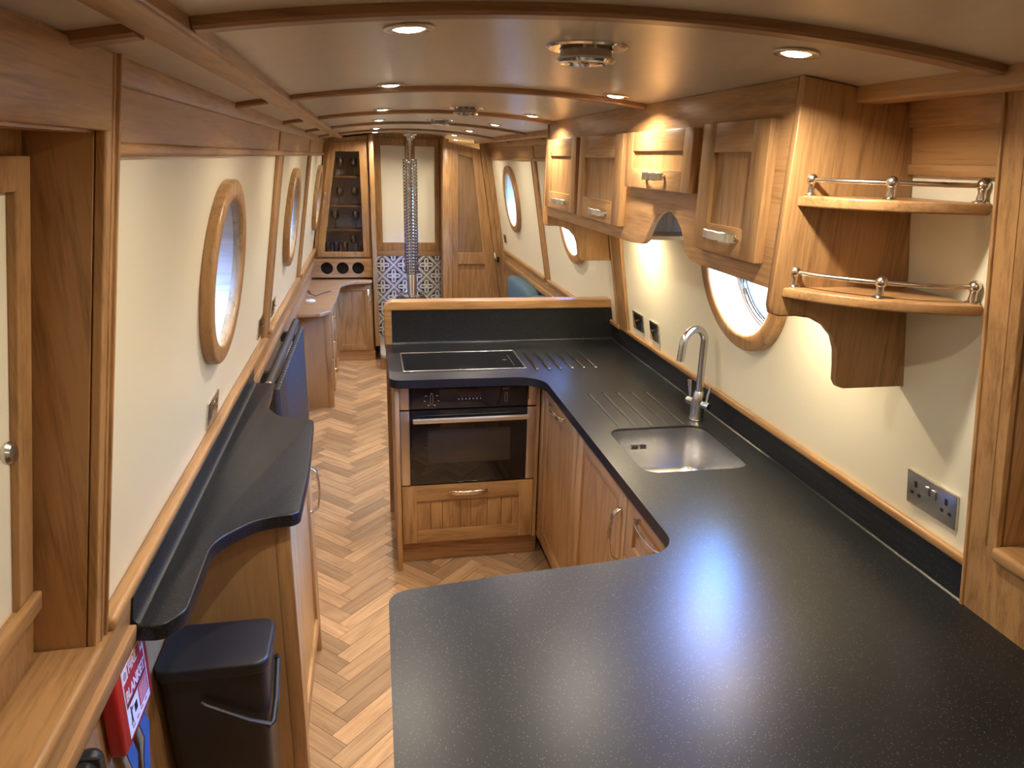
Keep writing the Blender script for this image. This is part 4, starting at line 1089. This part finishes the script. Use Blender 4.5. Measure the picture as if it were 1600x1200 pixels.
# under-cabinet lights -----------------------------------------------------
for k, (y, lb) in enumerate(((1.93, 'small round lamp inside the arch under the wall cabinet'), (2.84, 'small round lamp under the far part of the wall cabinet'), (1.60, 'small round lamp under the near end of the wall cabinet'))):
    z = 1.60 if k == 0 else 1.57
    lx = (1.09, 1.03, 1.0)[k]
    r = thing('cabinet_lamp', (lx, y, z), lb, 'lamp', 'lamps under the wall cabinet')
    mb = MB(); mb.lathe([(.024, 0), (.030, 0), (.030, -.006), (.024, -.006)], (lx, y, z), NICKEL); mb.build('bezel', r)
    mb = MB(); mb.lathe([(0, -.005), (.0235, -.005), (.0235, 0)], (lx, y, z), LAMP); mb.build('lens', r)
    L = bpy.data.lights.new('cabinet_lamp_light', 'AREA'); L.shape = 'DISK'; L.size = .04; L.energy = 3.0 if k < 2 else 1.8; L.color = (1., .80, .52); L.spread = math.radians((135, 172, 140)[k])
    lo_ = bpy.data.objects.new('cabinet_lamp_light', L); COL.objects.link(lo_); lo_.location = (lx, y, z-.009)

# ------------------------------------------------------------------ daylight outside the portholes
w = bpy.data.worlds.new('world'); SC.world = w; w.use_nodes = True; nt = w.node_tree; nt.nodes.clear()
wo = nt.nodes.new('ShaderNodeOutputWorld'); bg = nt.nodes.new('ShaderNodeBackground')
tc = nt.nodes.new('ShaderNodeTexCoord'); sp = nt.nodes.new('ShaderNodeSeparateXYZ'); nt.links.new(tc.outputs['Generated'], sp.inputs[0])
col = ramp(nt, sp.outputs[2], [(0., (.30, .80, .80)), (.05, (1.1, 2.5, 4.2)), (.3, (1.8, 4.5, 9.)), (.37, (3.5, 24., 90.)), (.50, (3.5, 25., 90.)), (.6, (7., 13., 24.)), (.8, (17., 22., 29.))])
nt.links.new(col, bg.inputs[0]); mrs = N(nt, 'ShaderNodeMapRange'); mrs.inputs['From Min'].default_value = -.4; mrs.inputs['From Max'].default_value = .4; mrs.inputs['To Min'].default_value = .36; mrs.inputs['To Max'].default_value = 2.7
nt.links.new(sp.outputs[0], mrs.inputs[0]); nt.links.new(mrs.outputs[0], bg.inputs[1]); nt.links.new(bg.outputs[0], wo.inputs[0])
w.cycles.sampling_method = 'AUTOMATIC'

# ------------------------------------------------------------------ camera
f, pit, yaw, roll, h = 1112.085, .306444, .198891, .025881, 1.80223
cp_, sp_, cy_, sy_ = math.cos(pit), math.sin(pit), math.cos(yaw), math.sin(yaw)
fw = Vector((sy_*cp_, cy_*cp_, -sp_)); rt = Vector((cy_, -sy_, 0)); up = rt.cross(fw)
r2 = rt*math.cos(roll)+up*math.sin(roll); u2 = up*math.cos(roll)-rt*math.sin(roll)
cam = bpy.data.cameras.new('camera'); co = bpy.data.objects.new('camera', cam); COL.objects.link(co)
M = Matrix((r2, u2, -fw)).transposed().to_4x4(); M.translation = Vector((0, 0, h)); co.matrix_world = M
cam.sensor_width = 36; cam.lens = f/1600*36; cam.clip_start = .01
SC.camera = co
SC.view_settings.view_transform = 'Standard'; SC.view_settings.look = 'None'; SC.view_settings.exposure = .64; SC.view_settings.gamma = 1
SC.cycles.max_bounces = 10; SC.cycles.diffuse_bounces = 6; SC.cycles.glossy_bounces = 4; SC.cycles.transparent_max_bounces = 12
SC.cycles.sample_clamp_indirect = 60.
